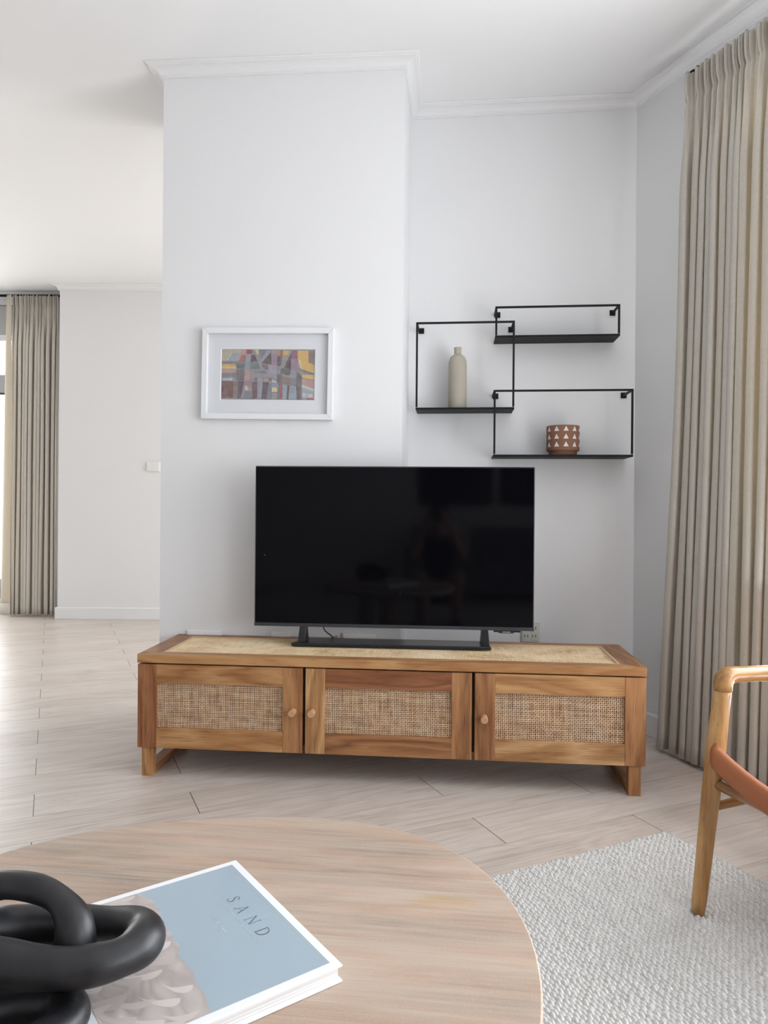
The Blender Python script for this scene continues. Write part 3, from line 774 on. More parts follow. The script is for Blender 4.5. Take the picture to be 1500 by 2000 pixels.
# turned back leading edge, showing the cream lining
rows_ = 30; P = np.zeros((rows_, 7, 3))
for i in range(rows_):
    z = 2.742-(2.742-.055)*i/(rows_-1); q = i/(rows_-1)
    for j in range(7):
        a = j/6
        P[i, j] = (-.048-.030*q+a*(.050+.055*q), -.020-.045*math.sin(a*PI*.55)*(.4+.6*q), z)
ln = grid_mesh('lining', P, fabric('cream_lining', (.63, .57, .47), (.71, .65, .55), .2, (.86, .77, .58), .22), cf)
ln.modifiers.new('thickness', 'SOLIDIFY').thickness = .0015
P2 = P[-2:].copy(); P2[0] = P[-1]; P2[1] = P[-1]; P2[0, :, 2] = .115; P2[1, :, 2] = .014; P2[:, :, 1] -= .003
hm = grid_mesh('hem', P2, M_curfar, cf); hm.modifiers.new('thickness', 'SOLIDIFY').thickness = .0015
rf = empty('curtain_rod', (-4.8, 6.23, 2.757)); tag(rf, 'black curtain rod above the far window', 'curtain rod')
MB().sweep([(0, 0, 0), (1.98, 0, 0)], .011, 14).build('pole', M_black, rf)
MB().sweep([(1.9, 0, 0), (1.9, 0.085, 0)], .006, 8).build('bracket', M_black, rf)
MB().sweep([(.1, 0, 0), (.1, 0.085, 0)], .006, 8).build('bracket', M_black, rf)

# ------------------------------------------------------------------ rug
def build_rug():
    K = np.array([.843, 2.189]); ang = math.radians(26.2)
    a = np.array([-math.cos(ang), -math.sin(ang)]); b = np.array([math.sin(ang), -math.cos(ang)])
    Lp, Lq = 2.3, 1.6
    dp, dq = .0017, .0024
    p = np.arange(0, Lp, dp); q = np.arange(0, Lq, dq)
    Pp, Qq = np.meshgrid(p, q)
    # rows run along q, loops .0135 long, rows .0115 apart; gentle meander
    wx = .0016*np.sin(Qq*23+np.sin(Pp*9)*1.5)+.0010*np.sin(Qq*57+Pp*31)
    row = (Pp+wx)/.0104; ri = np.floor(row).astype(int); rf_ = row-ri
    rr = np.random.default_rng(3)
    roff = rr.uniform(0, 1, ri.max()+3)*.35+np.arange(ri.max()+3) % 2*.5
    lq = Qq/.0162+roff[ri+1]; qi = np.floor(lq).astype(int); lf = lq-qi
    H = rr.uniform(.72, 1.15, (ri.max()+3, qi.max()+3)); hh = H[ri+1, qi+1]
    skew = (rf_-.5)*.35
    lf2 = np.abs(((lf+skew+.5) % 1)-.5)*2 if False else np.abs(lf-.5+skew*.4)*2
    prof = np.sqrt(np.clip(1-(np.abs(rf_-.5)*2.14)**1.9, 0, 1))*(.30+.70*np.sqrt(np.clip(1-np.clip(lf2*1.06, 0, 1)**2.0, 0, 1)))
    Zz = .0020+.0125*prof*hh
    edge = np.minimum(np.minimum(Pp, Lp-dp-Pp), np.minimum(Qq, Lq-dq-Qq)); Zz = np.where(edge < .001, .0008, Zz)
    # woven flat selvedge on the short right side
    X_ = K[0]+a[0]*(Pp+wx*0)+b[0]*Qq; Y_ = K[1]+a[1]*Pp+b[1]*Qq
    jit = .0018*np.sin(Qq*410)*np.where(Pp < .004, 1, 0)
    P3 = np.stack([X_+a[0]*jit, Y_+a[1]*jit, Zz], 2)
    t = NT('chunky_wool_loops'); v = t.coord()
    n1 = t.noise(v, 260, 3, .6); n2 = t.noise(v, 35, 3, .6)
    f = t.math('ADD', t.math('MULTIPLY', n1, .8), t.math('MULTIPLY', n2, .2))
    col = t.ramp(f, [(.34, (.58, .57, .55)), (.5, (.70, .69, .67)), (.64, (.80, .79, .77))])
    t.bsdf(col, .95, t.bump(n1, .5, .0012), .1)
    o = grid_mesh('rug', P3, t.m)
    tag(o, 'chunky off-white looped wool rug under the coffee table and armchair', 'rug')
    sv = MB()
    c0 = Vector((*K, 0))-Vector((*a, 0))*.010
    pts = [c0, c0+Vector((*b, 0))*Lq, c0+Vector((*b, 0))*Lq+Vector((*a, 0))*.0104, c0+Vector((*a, 0))*.0104]
    sv.prism([x[:2] for x in pts], .0006, .0055)
    so = sv.build('selvedge', plain('grey_selvedge', (.40, .40, .39), .95, nscale=400, nstr=.6), o)
build_rug()

# ------------------------------------------------------------------ coffee table
TZ = .46; TC = Vector((-.226, .84, 0))
ct = empty('coffee_table', TC); tag(ct, 'round pale mango wood coffee table with softly uneven edge in the foreground', 'coffee table')
co = [.4102, -.0121, .0008, .0149, .0068, -.0071, .0093, -.0042, -.0026]
def tr_(th):
    b = [1, math.cos(th), math.sin(th), math.cos(2*th), math.sin(2*th), math.cos(3*th), math.sin(3*th), math.cos(4*th), math.sin(4*th)]
    return sum(x*y for x, y in zip(co, b))
def table_mat():
    t = NT('pale_mango_wood'); v = t.coord(); rot = t.mapping(v, (1, 1, 1), rot=(0, 0, math.radians(6)))
    p = t.sep(rot)
    bi = t.math('FLOOR', t.math('DIVIDE', t.math('ADD', p[1], 3.0), .118))
    wn = t.node('ShaderNodeTexWhiteNoise', noise_dimensions='1D'); t.link(bi, wn.inputs['W']); rv = wn.outputs['Value']
    g = t.comb(t.math('ADD', t.math('MULTIPLY', p[0], 2.6), t.math('MULTIPLY', rv, 31)), t.math('MULTIPLY', p[1], 66), rv)
    fine = t.noise(g, 1.5, 8, .68, .7)
    g2 = t.comb(t.math('ADD', t.math('MULTIPLY', p[0], 2.0), t.math('MULTIPLY', rv, 17)), t.math('MULTIPLY', p[1], 10), rv)
    big = t.noise(g2, 1.2, 4, .55, .9)
    f = t.math('ADD', t.math('ADD', t.math('MULTIPLY', fine, .50), t.math('MULTIPLY', big, .50)), t.math('MULTIPLY', t.math('SUBTRACT', rv, .5), .08))
    c = t.ramp(f, [(.28, (.26, .21, .165)), (.42, (.405, .32, .255)), (.53, (.47, .37, .295)), (.70, (.54, .45, .375))])
    pk = t.ramp(t.noise(g2, 2.3, 2), [(.40, (1, 1, 1)), (.60, (1.0, .91, .87))]); c = t.mix(1.0, c, pk, 'MULTIPLY')
    ye = t.ramp(t.noise(t.mapping(rot, (2.2, 7, 1), (3.1, 1.7, 0)), 1.6, 2), [(.70, (1, 1, 1)), (.78, (.95, .82, .56))]); c = t.mix(1.0, c, ye, 'MULTIPLY')
    sp = t.noise(t.mapping(v, (500, 500, 500)), 1, 2); c = t.mix(t.math('MULTIPLY', t.ramp(sp, [(.55, (0, 0, 0)), (.75, (1, 1, 1))]), .22), c, (.78, .70, .62))
    t.bsdf(c, .55, t.bump(fine, .15, .0006), .35); return t.m
M_tab = table_mat()
prof = [(-.020, -.034), (-.006, -.032), (-.001, -.026), (0, -.018), (0, -.006), (-.0004, -.0020), (-.0012, -.0006), (-.0028, 0)]
m = MB(); n = 160; vs = []
for dr, dz in prof:
    for k in range(n):
        th = 2*PI*k/n; r = tr_(th)+.003+dr; vs.append((r*math.cos(th), r*math.sin(th), TZ+dz))
fs = [(i*n+k, i*n+(k+1) % n, (i+1)*n+(k+1) % n, (i+1)*n+k) for i in range(len(prof)-1) for k in range(n)]
m.add(vs, fs, 0, True)
m.f += [tuple(range(n))[::-1], tuple((len(prof)-1)*n+k for k in range(n))]; m.mi += [0, 0]; m.sm += [False]*2
m.build('tabletop', M_tab, ct)
for k in range(3):
    a = math.radians(90+120*k); x, y = .22*math.cos(a), .22*math.sin(a)
    MB().lathe([(0, .013), (.040, .013), (.043, .016), (.050, TZ-.045), (.052, TZ-.034), (0, TZ-.034)], 28, 0, (x, y)).build('leg', M_tab, ct)

# ------------------------------------------------------------------ book
s1 = Vector((.5865, -.8099, 0)); s2 = Vector((-.8099, -.5865, 0))
bk = empty('coffee_table_book', (-.215, 1.037, TZ), math.atan2(s1.y, s1.x))
tag(bk, 'large white bordered photo book with grey blue cover titled SAND lying on the coffee table', 'book')
BW, BH, BT = .2864, .256, .020        # local x along the title, local -y down the cover
M_cover = plain('white_book_cover', (.84, .85, .87), .3, .5)
M_pages = NT('page_edges'); v_ = M_pages.coord(); M_pages.bsdf(M_pages.ramp(M_pages.noise(M_pages.mapping(v_, (3, 3, 900)), 1, 2), [(.4, (.62, .61, .60)), (.6, (.82, .81, .80))]), .8); M_pages = M_pages.m
MB().box(0, BW, -BH, 0, .0002, .003).box(0, BW, -BH, 0, BT-.003, BT).box(0, .003, -BH, 0, .003, BT-.003).build('cover', M_cover, bk, bevel=.0012, seg=3)
MB().box(.003, BW-.004, -BH+.004, -.004, .003, BT-.003).build('pages', M_pages, bk)
def dune_mat():
    t = NT('cover_photograph_dunes'); v = t.coord()
    n = t.noise(t.mapping(v, (7, 13, 1), rot=(0, 0, .7)), 2.0, 2, .35, .9)
    st = t.math('PINGPONG', t.math('MULTIPLY', n, 3.6), 1.0)
    t.bsdf(t.ramp(st, [(0, (.41, .36, .34)), (.4, (.51, .455, .43)), (.8, (.60, .54, .515)), (1, (.66, .60, .575))]), .18, None, .5); return t.m
M_sky = plain('cover_photograph_sky', (.34, .42, .485), .16, .5, var=.04)
M_dune = dune_mat()
zt = BT+.0002; mg = .0105
ridge = [(mg, .140), (.022, .139), (.040, .131), (.055, .134), (.066, .130), (.082, .137), (.100, .142), (.118, .136), (.135, .139), (.150, .136), (.165, .144), (.185, .143), (.205, .141), (.225, .146), (.245, .144), (BW-mg, .150)]
m = MB()
m.quad([(mg, -mg, zt), ]+[(x, -y, zt) for x, y in ridge]+[(BW-mg, -mg, zt)], 0)
m.quad([(x, -y, zt) for x, y in ridge][::-1]+[(mg, -BH+mg, zt), (BW-mg, -BH+mg, zt)], 1)
cpic = m.build('cover_picture', [M_sky, M_dune], bk)
# folds of the dune printed on the cover: overlapping curved facets in three sand tones
tones = [plain('printed_sand_light', (.62, .56, .535), .18), plain('printed_sand_mid', (.57, .505, .48), .18), plain('printed_sand_deep', (.50, .44, .42), .18)]
fr = random.Random(12)
def rid(x):
    for (a, b), (c, d) in zip(ridge, ridge[1:]):
        if a <= x <= c: return b+(d-b)*(x-a)/(c-a)
    return .15
fm = MB(); cnt = 0
for r_ in range(5):
    for k in range(7):
        x0 = mg+.004+k*.040+fr.uniform(-.012, .012)+(r_ % 2)*.018; y0 = .006+r_*.020+fr.uniform(-.004, .004)
        Lx = fr.uniform(-.034, -.006); Ly = fr.uniform(.030, .050); wd = fr.uniform(.008, .020); tn = fr.choice([0, 0, 1, 2]) if k < 5 else fr.choice([0, 1])
        up, dn = [], []
        for q in range(13):
            t = q/12; bend = .010*math.sin(PI*t); w_ = wd*math.sin(PI*t)**.7
            cx_, cy_ = x0+Lx*t+bend, y0+Ly*t
            up.append((cx_+w_*.6, cy_-w_*.2)); dn.append((cx_-w_*.6, cy_+w_*.35))
        def fit_(p):
            x = min(max(p[0], mg), BW-mg); y = min(p[1]+rid(x), BH-mg); return (x, -max(y, rid(x)), zt+.00004+cnt*.000004)
        for q in range(12):
            fm.add([fit_(up[q]), fit_(up[q+1]), fit_(dn[q+1]), fit_(dn[q])], [(0, 1, 2, 3)], tn)
        cnt += 1
fm.build('printed_dune_folds', tones, cpic)
# title: serif letters drawn as strokes
M_ink = plain('dark_slate_ink', (.10, .135, .155), .4); M_inkw = plain('white_ink', (.62, .68, .72), .4)
def stroke(mb, p, q, w0, w1=None):
    w1 = w0 if w1 is None else w1
    p = Vector(p); q = Vector(q); d = (q-p).normalized(); nn_ = Vector((-d.y, d.x))
    pts = [p+nn_*w0/2, p-nn_*w0/2, q-nn_*w1/2, q+nn_*w1/2]
    mb.add([(x, y, 0) for x, y in pts], [(0, 1, 2, 3)])
def serif(mb, x, y, w=.0042): stroke(mb, (x-w/2, y), (x+w/2, y), .0005)
tt = MB(); yb, yt = -.0536, -.0375
thn, thk = .0006, .0015
# S
S_ = [(.0986, -.0412), (.0982, -.0390), (.0966, -.0377), (.0946, -.0375), (.0926, -.0385), (.0919, -.0405), (.0926, -.0425), (.0945, -.0442), (.0968, -.0460), (.0984, -.0480), (.0986, -.0505), (.0972, -.0525), (.0948, -.0537), (.0925, -.0533), (.0912, -.0515), (.0909, -.0494)]
sw_ = [.0006, .0006, .0006, .0007, .0010, .0013, .0015, .0016, .0016, .0015, .0013, .0010, .0007, .0006, .0006, .0006]
for i in range(len(S_)-1): stroke(tt, S_[i], S_[i+1], sw_[i], sw_[i+1])
stroke(tt, (.0986, -.0417), (.0990, -.0385), .0006); stroke(tt, (.0906, -.0530), (.0909, -.0490), .0006)
# A
stroke(tt, (.1163, yb), (.1222, yt), thn); stroke(tt, (.1222, yt), (.1276, yb), thk); stroke(tt, (.1184, -.0482), (.1255, -.0482), thn); serif(tt, .1163, yb); serif(tt, .1277, yb, .0048)
# N
stroke(tt, (.1462, yb), (.1462, yt), thn); stroke(tt, (.1462, yt), (.1572, yb), thk); stroke(tt, (.1572, yb), (.1572, yt), thn); serif(tt, .1462, yb); serif(tt, .1572, yt); stroke(tt, (.1442, yt), (.1466, yt), .0005)
# D
stroke(tt, (.1762, yb), (.1762, yt), thk); stroke(tt, (.1745, yb), (.1790, yb), .0006); stroke(tt, (.1745, yt), (.1790, yt), .0006)
prev = (.1788, yt); pw = .0006
for i in range(1, 13):
    a = PI/2-PI*i/12; q = (.1788+.0076*math.cos(a), (yb+yt)/2+(yt-yb)/2*math.sin(a)); wq = .0006+.0010*math.cos(a)
    stroke(tt, prev, q, pw, wq); prev = q; pw = wq
tt.build('title', M_ink, bk, loc=(0, 0, zt+.0002))
sm = MB()
def micro(x0, x1, y, h, n):
    w_ = (x1-x0)/n
    for i in range(n):
        if i in (int(n*.22), int(n*.45), int(n*.7)): continue
        a = x0+i*w_
        if i % 3 == 0: stroke(sm, (a+w_*.2, y-h/2), (a+w_*.2, y+h/2), h*.22); stroke(sm, (a+w_*.2, y+h/2), (a+w_*.7, y+h/2), h*.22)
        elif i % 3 == 1: stroke(sm, (a+w_*.2, y-h/2), (a+w_*.45, y+h/2), h*.22); stroke(sm, (a+w_*.45, y+h/2), (a+w_*.7, y-h/2), h*.22)
        else: stroke(sm, (a+w_*.25, y-h/2), (a+w_*.25, y+h/2), h*.22); stroke(sm, (a+w_*.25, y), (a+w_*.65, y), h*.22)
micro(.089, .190, -.0602, .0016, 56); micro(.120, .157, -.0824, .0028, 14); micro(.1123, .1637, -.0882, .0014, 30)
sm.build('subtitle', M_inkw, bk, loc=(0, 0, zt+.0002))

# ------------------------------------------------------------------ knot of wooden links
def link_path(center, ax_u, ax_v, a, b, n=72, p=2.3, wob=0, seed=0):
    pts = []; c = Vector(center); u = Vector(ax_u).normalized(); v = Vector(ax_v); v = (v-u*v.dot(u)).normalized(); nn_ = u.cross(v)
    for i in range(n):
        t = 2*PI*i/n; ct_, st_ = math.cos(t), math.sin(t)
        x = a*math.copysign(abs(ct_)**(2/p), ct_); y = b*math.copysign(abs(st_)**(2/p), st_)
        pts.append(c+u*x+v*y+nn_*wob*math.sin(2*t+seed))
    return pts
kn = empty('link_sculpture', (-.33, .72, TZ)); tag(kn, 'black carved wooden chain link sculpture standing at the left of the coffee table', 'sculpture')
M_blackwood = NT('black_stained_wood'); v_ = M_blackwood.coord()
nz_ = M_blackwood.noise(v_, 30, 5, .6); M_blackwood.bsdf(M_blackwood.ramp(nz_, [(.35, (.007, .007, .009)), (.7, (.020, .020, .023))]), M_blackwood.math('ADD', .30, M_blackwood.math('MULTIPLY', nz_, .25)), M_blackwood.bump(M_blackwood.noise(v_, 22, 3), .5, .003), .5); M_blackwood = M_blackwood.m
def link(center, u, v, a, b, r, seed, thin=0):
    P = link_path(center, u, v, a, b, 80, 2.25, .003, seed)
    rr = [r*(1+.07*math.sin(3*2*PI*i/80+seed)+.04*math.sin(7*2*PI*i/80+seed*2))*(1-thin*max(0, math.sin(2*PI*i/80))) for i in range(80)]
    q = MB().sweep([p-Vector((-.33, .72, TZ)) for p in P], rr, 28, 0, True)
    return q.build('chain_link', M_blackwood, kn)
link((-.341, .757, .531), (1, -.04, .0), (0, 1, -.14), .088, .050, .0198, 1.0)
link((-.390, .768, .534), (.95, -.26, 0), (.10, .12, 1), .072, .045, .0215, 2.2, .36)
link((-.380, .672, .4825), (-.75, -.66, 0), (.66, -.75, 0), .080, .046, .0215, 3.1)

# ------------------------------------------------------------------ armchair
AX = Vector((.42, -.907, 0)); BX = Vector((.907, .42, 0))      # AX: along the front rail; BX: towards the backrest
ch = empty('armchair', (.79, 1.76, 0), math.atan2(BX.y, BX.x))  # local x: backwards, local -y: along the front rail
tag(ch, 'low teak armchair with tan leather sling seat on the edge of the rug', 'armchair')
T_ch = dict(dark=(.28, .135, .044), mid=(.47, .255, .095), light=(.60, .37, .155))
M_ch = TW('honey_teak_turned', T_ch, 2, rough=.3, fig=3.5); M_cha = TW('honey_teak_arm', T_ch, 0, rough=.28, fig=3.5); M_chy = TW('brown_teak_rail', dict(dark=(.17, .075, .035), mid=(.28, .14, .07), light=(.36, .20, .105)), 1, rough=.35)
M_leather = NT('tan_leather'); v_ = M_leather.coord(); M_leather.bsdf(M_leather.mix(M_leather.noise(v_, 18, 3), (.30, .090, .030), (.39, .130, .046)), .55, M_leather.bump(M_leather.noise(v_, 420, 3), .3, .0006), .5); M_leather = M_leather.m
Wd = .56; Dpt = .50
def loc_(p):   # world -> chair local
    d = Vector(p)-Vector((.79, 1.76, 0)); return Vector((d.dot(BX), -d.dot(AX), d.z))
foot = loc_((.752, 1.749, .0125)); knee = loc_((.800, 1.765, .405)); top = loc_((.820, 1.775, .545))
def leg(f, k, t_, z_foot):
    f = Vector((f.x, f.y, z_foot)); pts = []; rad = []
    for i in range(21):
        z = i/20; 
        if z < .7: p = f.lerp(k, z/.7); r = .0168+(.0232-.0168)*(z/.7)
        else: p = k.lerp(t_, (z-.7)/.3); r = .0232-.0030*((z-.7)/.3)
        pts.append(p); rad.append(r)
    rad[0] = .0155
    return MB().sweep(pts, rad, 24)
mir = lambda p: Vector((p.x, -Wd-p.y, p.z))
leg(foot, knee, top, .0115).build('leg', M_ch, ch)
leg(mir(foot), mir(knee), mir(top), .0115).build('leg', M_ch, ch)
for sy in (0, 1):
    y = 0 if sy == 0 else -Wd
    sg = 1 if sy == 0 else -1
    # back leg continuing up to the backrest
    pts = [(Dpt+.03, y+.018*sg, .0), (Dpt+.01, y+.006*sg, .20), (Dpt-.0, y, .38), (Dpt+.05, y, .55), (Dpt+.11, y, .74)]
    P_ = []
    for i in range(len(pts)-1):
        for j in range(6): P_.append(Vector(pts[i]).lerp(Vector(pts[i+1]), j/6))
    P_.append(Vector(pts[-1]))
    MB().sweep(P_, [.014+.008*math.sin(PI*min(1, i/len(P_)*1.1)) for i in range(len(P_))], 20).build('back_leg', M_ch, ch)
    # armrest: elbow on the front leg, bar running back
    t0 = top if sy == 0 else mir(top)
    ap = [t0+Vector((0, 0, -.004)), t0+Vector((.0, 0, .012)), t0+Vector((.003, 0, .022)), t0+Vector((.009, 0, .0285)), t0+Vector((.019, 0, .0315)), t0+Vector((.035, 0, .0318)), t0+Vector((.10, 0, .028)), t0+Vector((.22, 0, .020)), t0+Vector((.34, 0, .012)), Vector((Dpt+.052, y, .556))]
    MB().sweep(ap, [.0212, .0224, .0230, .0226, .0214, .0200, .0193, .0195, .0188, .016], 28).build('armrest', M_cha, ch)
    # side stretcher and side seat rail
    MB().sweep([Vector((.012, y, .262)), Vector((.13, y, .264)), Vector((.3, y, .268)), Vector((Dpt+.005, y, .272))], [.0095, .0125, .0125, .0095], 18).build('stretcher', M_cha, ch)
MB().sweep([Vector((.0, -.010, .322)), Vector((.0, -.14, .320)), Vector((.0, -Wd+.14, .320)), Vector((.0, -Wd+.010, .322))], [.012, .0150, .0150, .012], 18).build('stretcher', M_chy, ch)
MB().sweep([Vector((Dpt+.11, -.0, .735)), Vector((Dpt+.125, -Wd/2, .73)), Vector((Dpt+.11, -Wd, .735))], .014, 16).build('back_rail', M_chy, ch)
# sling seat: leather over a sagging front edge and a back edge
nu, nv = 40, 22
def sling(u, v):
    y = -.012-(Wd-.024)*u; sag = 4*u*(1-u); x = -.006+(Dpt-.02)*v
    z = .418-.070*sag*(1-.3*v)-.46*v+.29*v*v
    return x, y, z
P = np.zeros((nv, nu, 3))
for i in range(nv):
    for j in range(nu): P[i, j] = sling(j/(nu-1), i/(nv-1))
st = grid_mesh('sling_seat', P, M_leather, ch); st.modifiers.new('thickness', 'SOLIDIFY').thickness = .006
# rolled front band
fb = MB(); vs = []
sec = [(-.004, .004), (-.016, -.002), (-.022, -.014), (-.022, -.040), (-.017, -.052), (-.006, -.056), (.004, -.050), (.006, -.010)]
for j in range(nu):
    x, y, z = sling(j/(nu-1), 0)
    for a, b in sec: vs.append((x+a+.004, y, z+b))
k = len(sec); fs = [(j*k+i, j*k+(i+1) % k, (j+1)*k+(i+1) % k, (j+1)*k+i) for j in range(nu-1) for i in range(k)]
fb.add(vs, fs, 0, True); fb.f += [tuple(range(k)), tuple((nu-1)*k+i for i in range(k))[::-1]]; fb.mi += [0, 0]; fb.sm += [False]*2
fb.build('front_band', M_leather, ch, fix=True)
stt = MB().sweep([Vector(sling(j/(nu-1), .022))+Vector((0, 0, .0035)) for j in range(nu)], .0012, 6)
stt.build('seam_highlight', plain('cream_stitch_and_lit_edge', (.62, .52, .45), .8), ch)  # pale line: stitching plus the lit upper edge of the leather, as colour
bmesh_P = np.zeros((12, 24, 3))
for i in range(12):
    for j in range(24):
        u = j/23; v = i/11; bmesh_P[i, j] = (Dpt-.02+.12*v+.05*4*u*(1-u), -.012-(Wd-.024)*u, .245+.475*v)
bk2 = grid_mesh('sling_back', bmesh_P, M_leather, ch); bk2.modifiers.new('thickness', 'SOLIDIFY').thickness = .006

# ------------------------------------------------------------------ the seating side of the room (seen only in the television glass)
M_sofa = plain('dark_grey_upholstery', (.16, .165, .175), .9, .2, nscale=250, nstr=.4)
M_cush = plain('light_grey_upholstery', (.42, .42, .42), .9, .2, nscale=250, nstr=.4)
sf = empty('sofa', (.62, -2.15, 0)); tag(sf, 'dark grey three seat sofa facing the television, mirrored in its glass', 'sofa')
MB().box(-1.05, 1.05, -.42, .42, .10, .28).build('base', M_sofa, sf, bevel=.02, seg=3)
MB().box(-1.05, 1.05, -.44, -.20, .28, .74).build('backrest', M_sofa, sf, bevel=.05, seg=4)
for sx in (-1, 1): MB().box(min(sx*1.05, sx*.86), max(sx*1.05, sx*.86), -.20, .42, .28, .58).build('arm', M_sofa, sf, bevel=.04, seg=4)
for k in range(3): MB().box(-.855+.57*k, -.855+.57*(k+1)-.006, -.195, .43, .282, .43).build('seat_cushion', M_sofa, sf, bevel=.035, seg=4)
for x in (-.98, .98):
    for y in (-.36, .36): MB().lathe([(0, 0), (.018, 0), (.024, .10), (0, .10)], 16, 0, (x, y)).build('leg', M_ch, sf)
for x, lb in ((.0, 'light grey scatter cushion at the left of the sofa'), (1.15, 'light grey scatter cushion at the right of the sofa')):
    cu = MB(); n = 14; vs = []
    for sgn in (1, -1):
        for i in range(n+1):
            for j in range(n+1):
                u, v = i/n*2-1, j/n*2-1; vs.append((u*.21*(1-.06*v*v), sgn*.075*((1-u**4)*(1-v**4))**.5, v*.21*(1-.06*u*u)))
    k = (n+1)**2; fs = []
    for i in range(n):
        for j in range(n):
            a = i*(n+1)+j; fs.append((a, a+n+1, a+n+2, a+1)); fs.append((k+a, k+a+1, k+a+n+2, k+a+n+1))
    cu.add(vs, fs, 0, True)
    tag(cu.build('cushion', M_cush, loc=(x, -2.20, .645), rot=(-.25, 0, 0), fix=True), lb, 'cushion')
M_darkart = plain('dark_plum_canvas', (.030, .014, .026), .6, .3, var=.5)
for x, lb in ((.03, 'dark plum canvas in black frame above the sofa, nearer the room centre'), (.98, 'dark plum canvas in black frame above the sofa, nearer the window')):
    o = empty('wall_canvas', (x, -2.999, 1.40)); tag(o, lb, 'picture')
    for a in ((-.43, .43, .40, .43), (-.43, .43, -.43, -.40), (-.43, -.40, -.40, .40), (.40, .43, -.40, .40)):
        MB().box(a[0], a[1], 0.0005, .03, a[2], a[3]).build('frame_bar', M_black, o, bevel=.002)
    MB().box(-.40, .40, .001, .016, -.40, .40).build('canvas', M_darkart, o)

# the photographer, crouching behind the camera
def skin_mesh(name, chains, mat, parent, root, levels=2):
    """chains: list of [(x,y,z,r), ...]; points repeated exactly are shared joints"""
    idx = {}; V = []; Rr = []; E_ = set()
    for ch_ in chains:
        prev = None
        for p in ch_:
            key = tuple(round(c, 4) for c in p[:3])
            if key not in idx: idx[key] = len(V); V.append(p[:3]); Rr.append(p[3])
            i = idx[key]
            if prev is not None and prev != i: E_.add((min(prev, i), max(prev, i)))
            prev = i
    me = bpy.data.meshes.new(name); me.from_pydata(V, list(E_), []); me.update()
    o = bpy.data.objects.new(name, me); COL.objects.link(o); o.parent = parent; me.materials.append(mat)
    o.modifiers.new('skin', 'SKIN').use_smooth_shade = True
    for i, r in enumerate(Rr):
        sv_ = me.skin_vertices[0].data[i] if me.skin_vertices else None
        if sv_: sv_.radius = (r, r); sv_.use_root = (i == root)
    q = o.modifiers.new('subdivision', 'SUBSURF'); q.levels = levels; q.render_levels = levels
    return o
pe = empty('person', (0, -.45, 0)); tag(pe, 'crouching person in dark t-shirt and shorts holding up a phone, mirrored in the television', 'person')
M_skin = plain('skin', (.48, .27, .19), .5, .4, nscale=300, nstr=.05, var=.05)
M_shirt = plain('dark_tshirt', (.018, .020, .026), .9, .2, nscale=200, nstr=.3)
M_shorts = plain('dark_shorts', (.022, .022, .028), .9, .2, nscale=200, nstr=.3)
M_hair = plain('dark_hair', (.022, .013, .009), .55, .4, nscale=120, nstr=.5)
PY = .45
def J(x, y, z, r): return (x, y+PY, z, r)
pel = J(0, -.62, .25, .115); sp1 = J(0, -.58, .38, .105); sp2 = J(0, -.51, .53, .115); sp3 = J(0, -.455, .665, .095); nk = J(0, -.425, .755, .050); nk2 = J(0, -.41, .795, .050)
hd0 = J(0, -.395, .835, .066); hd1 = J(0, -.390, .885, .082); hd2 = J(0, -.397, .935, .072)
chains = [[pel, sp1, sp2, sp3, nk, nk2, hd0, hd1, hd2], [hd1, J(0, -.312, .880, .012)], [hd1, J(.078, -.40, .875, .016)], [hd1, J(-.078, -.40, .875, .016)], [hd0, J(0, -.335, .815, .026)]]
for sx in (-1, 1):
    sh = J(sx*.150, -.455, .680, .055); el = J(sx*.205, -.27, .56, .038); wr_ = J(sx*.085, -.085, .845, .024); pm_ = J(sx*.060, -.062, .895, .026)
    chains += [[sp3, sh, J(sx*.180, -.36, .62, .045), el, J(sx*.15, -.18, .70, .038), wr_, pm_]]
    # four fingers curl round the back of the phone, the thumb lies on its near side
    for k, (dz, ln_) in enumerate(((.030, 1.0), (.011, 1.05), (-.008, .98), (-.026, .82))):
        z = .925+dz*1.0
        chains.append([pm_, J(sx*.056, -.040, z-.006, .0100), J(sx*.050, -.020, z, .0085), J(sx*(.050-.016*ln_), -.0155, z+.002, .0075)])
    chains.append([pm_, J(sx*.050, -.066, .915, .0110), J(sx*.038, -.052, .938, .0095), J(sx*.026, -.050, .955, .0080)])
    hp = J(sx*.095, -.615, .235, .095); kn_ = J(sx*.165, -.285, .43, .060)
    chains += [[pel, hp, J(sx*.135, -.45, .335, .078), kn_, J(sx*.155, -.345, .28, .052), J(sx*.145, -.415, .10, .034), J(sx*.145, -.42, .062, .036), J(sx*.155, -.33, .040, .032), J(sx*.160, -.235, .026, .022)]]
skin_mesh('body', chains, M_skin, pe, 0)
tc_ = [[J(0, -.60, .32, .118), J(0, -.58, .38, .120), J(0, -.51, .53, .130), J(0, -.455, .660, .108), J(0, -.435, .715, .072)]]
for sx in (-1, 1): tc_.append([J(0, -.455, .660, .108), J(sx*.150, -.455, .680, .068), J(sx*.182, -.355, .617, .058)])
skin_mesh('t_shirt', tc_, M_shirt, pe, 0)
sc_ = [[J(0, -.625, .245, .126), J(0, -.60, .32, .122)]]
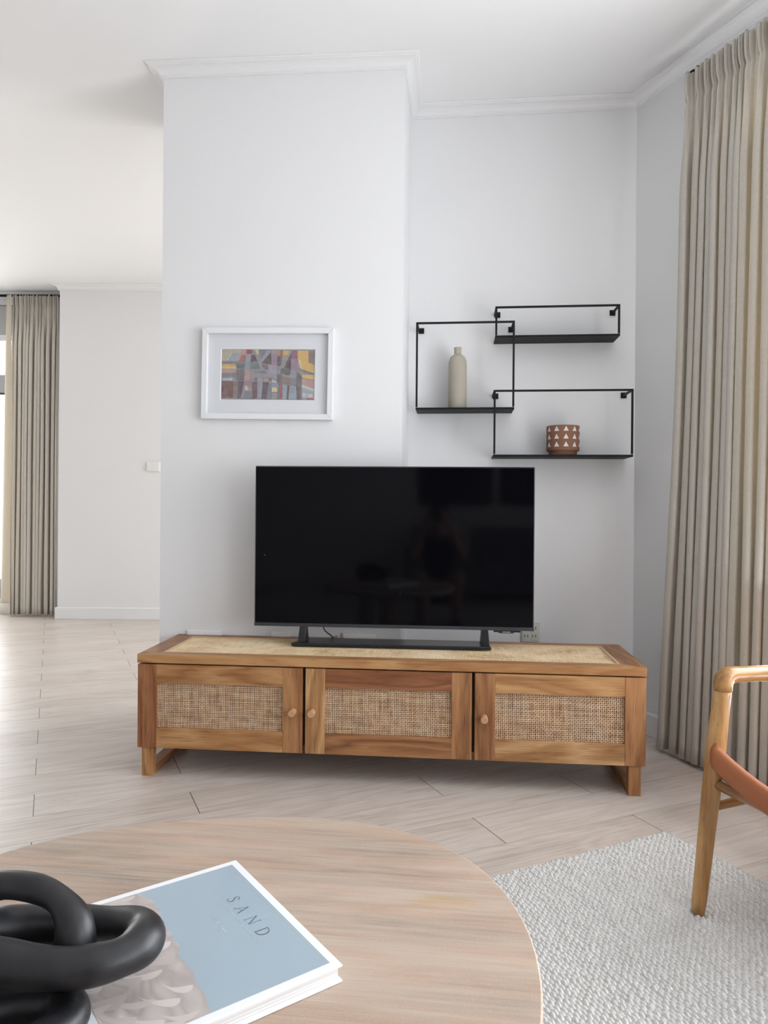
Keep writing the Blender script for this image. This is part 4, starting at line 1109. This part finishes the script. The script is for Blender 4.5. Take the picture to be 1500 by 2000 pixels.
for sx in (-1, 1): sc_.append([J(0, -.625, .245, .126), J(sx*.095, -.615, .240, .108), J(sx*.137, -.445, .337, .091)])
skin_mesh('shorts', sc_, M_shorts, pe, 0)
hr = MB(); vs = []; n1, n2_ = 18, 28
for i in range(n1+1):
    for j in range(n2_):
        th = PI*i/n1*.62; ph = 2*PI*j/n2_
        front = max(0, math.sin(ph)); th2 = th*(1-.48*front)
        r = .094+.003*math.sin(ph*9+i)
        vs.append((r*math.sin(th2)*math.cos(ph)*.95, -.402+PY+r*1.06*math.sin(th2)*math.sin(ph), .905+r*1.02*math.cos(th2)))
hr.add(vs, [(i*n2_+j, (i+1)*n2_+j, (i+1)*n2_+(j+1) % n2_, i*n2_+(j+1) % n2_) for i in range(n1) for j in range(n2_)], 0, True)
ho = hr.build('hair', M_hair, pe); ho.modifiers.new('thickness', 'SOLIDIFY').thickness = .012
for sx in (-1, 1):
    MB().lathe([(0, -.008), (.006, -.0055), (.009, 0), (.006, .0055), (0, .008)], 16).build('eye', plain('dark_eye', (.03, .02, .018), .2), pe, loc=(sx*.030, -.318+PY, .895))
    sh_ = MB().sweep([Vector((sx*.145, -.455+PY, .030)), Vector((sx*.150, -.36+PY, .028)), Vector((sx*.160, -.235+PY, .022)), Vector((sx*.162, -.200+PY, .018))], [.036, .040, .038, .018], 20, squash=.72)
    sh_.build('shoe', M_shirt, pe)
MB().sweep([Vector((-.020, -.322+PY, .842)), Vector((0, -.316+PY, .841)), Vector((.020, -.322+PY, .842))], [.003, .0055, .003], 10).build('mouth', plain('lips', (.34, .12, .10), .5), pe)
ph_ = empty('phone', (0, -.036, .862)); tag(ph_, 'dark phone held upright in both hands by the crouching person', 'phone')
MB().box(-.036, .036, 0, .008, 0, .146).build('case', M_plastic_black, ph_, bevel=.004, seg=3)
MB().box(-.033, .033, -.0008, .0, .003, .143).build('screen', M_screen, ph_)
for x, z in ((.018, .128), (.018, .108)): MB().lathe([(0, 0), (.007, 0), (.007, .0015), (0, .0015)], 20).build('lens', M_screen, ph_, loc=(x, .008, z), rot=(-PI/2, 0, 0))
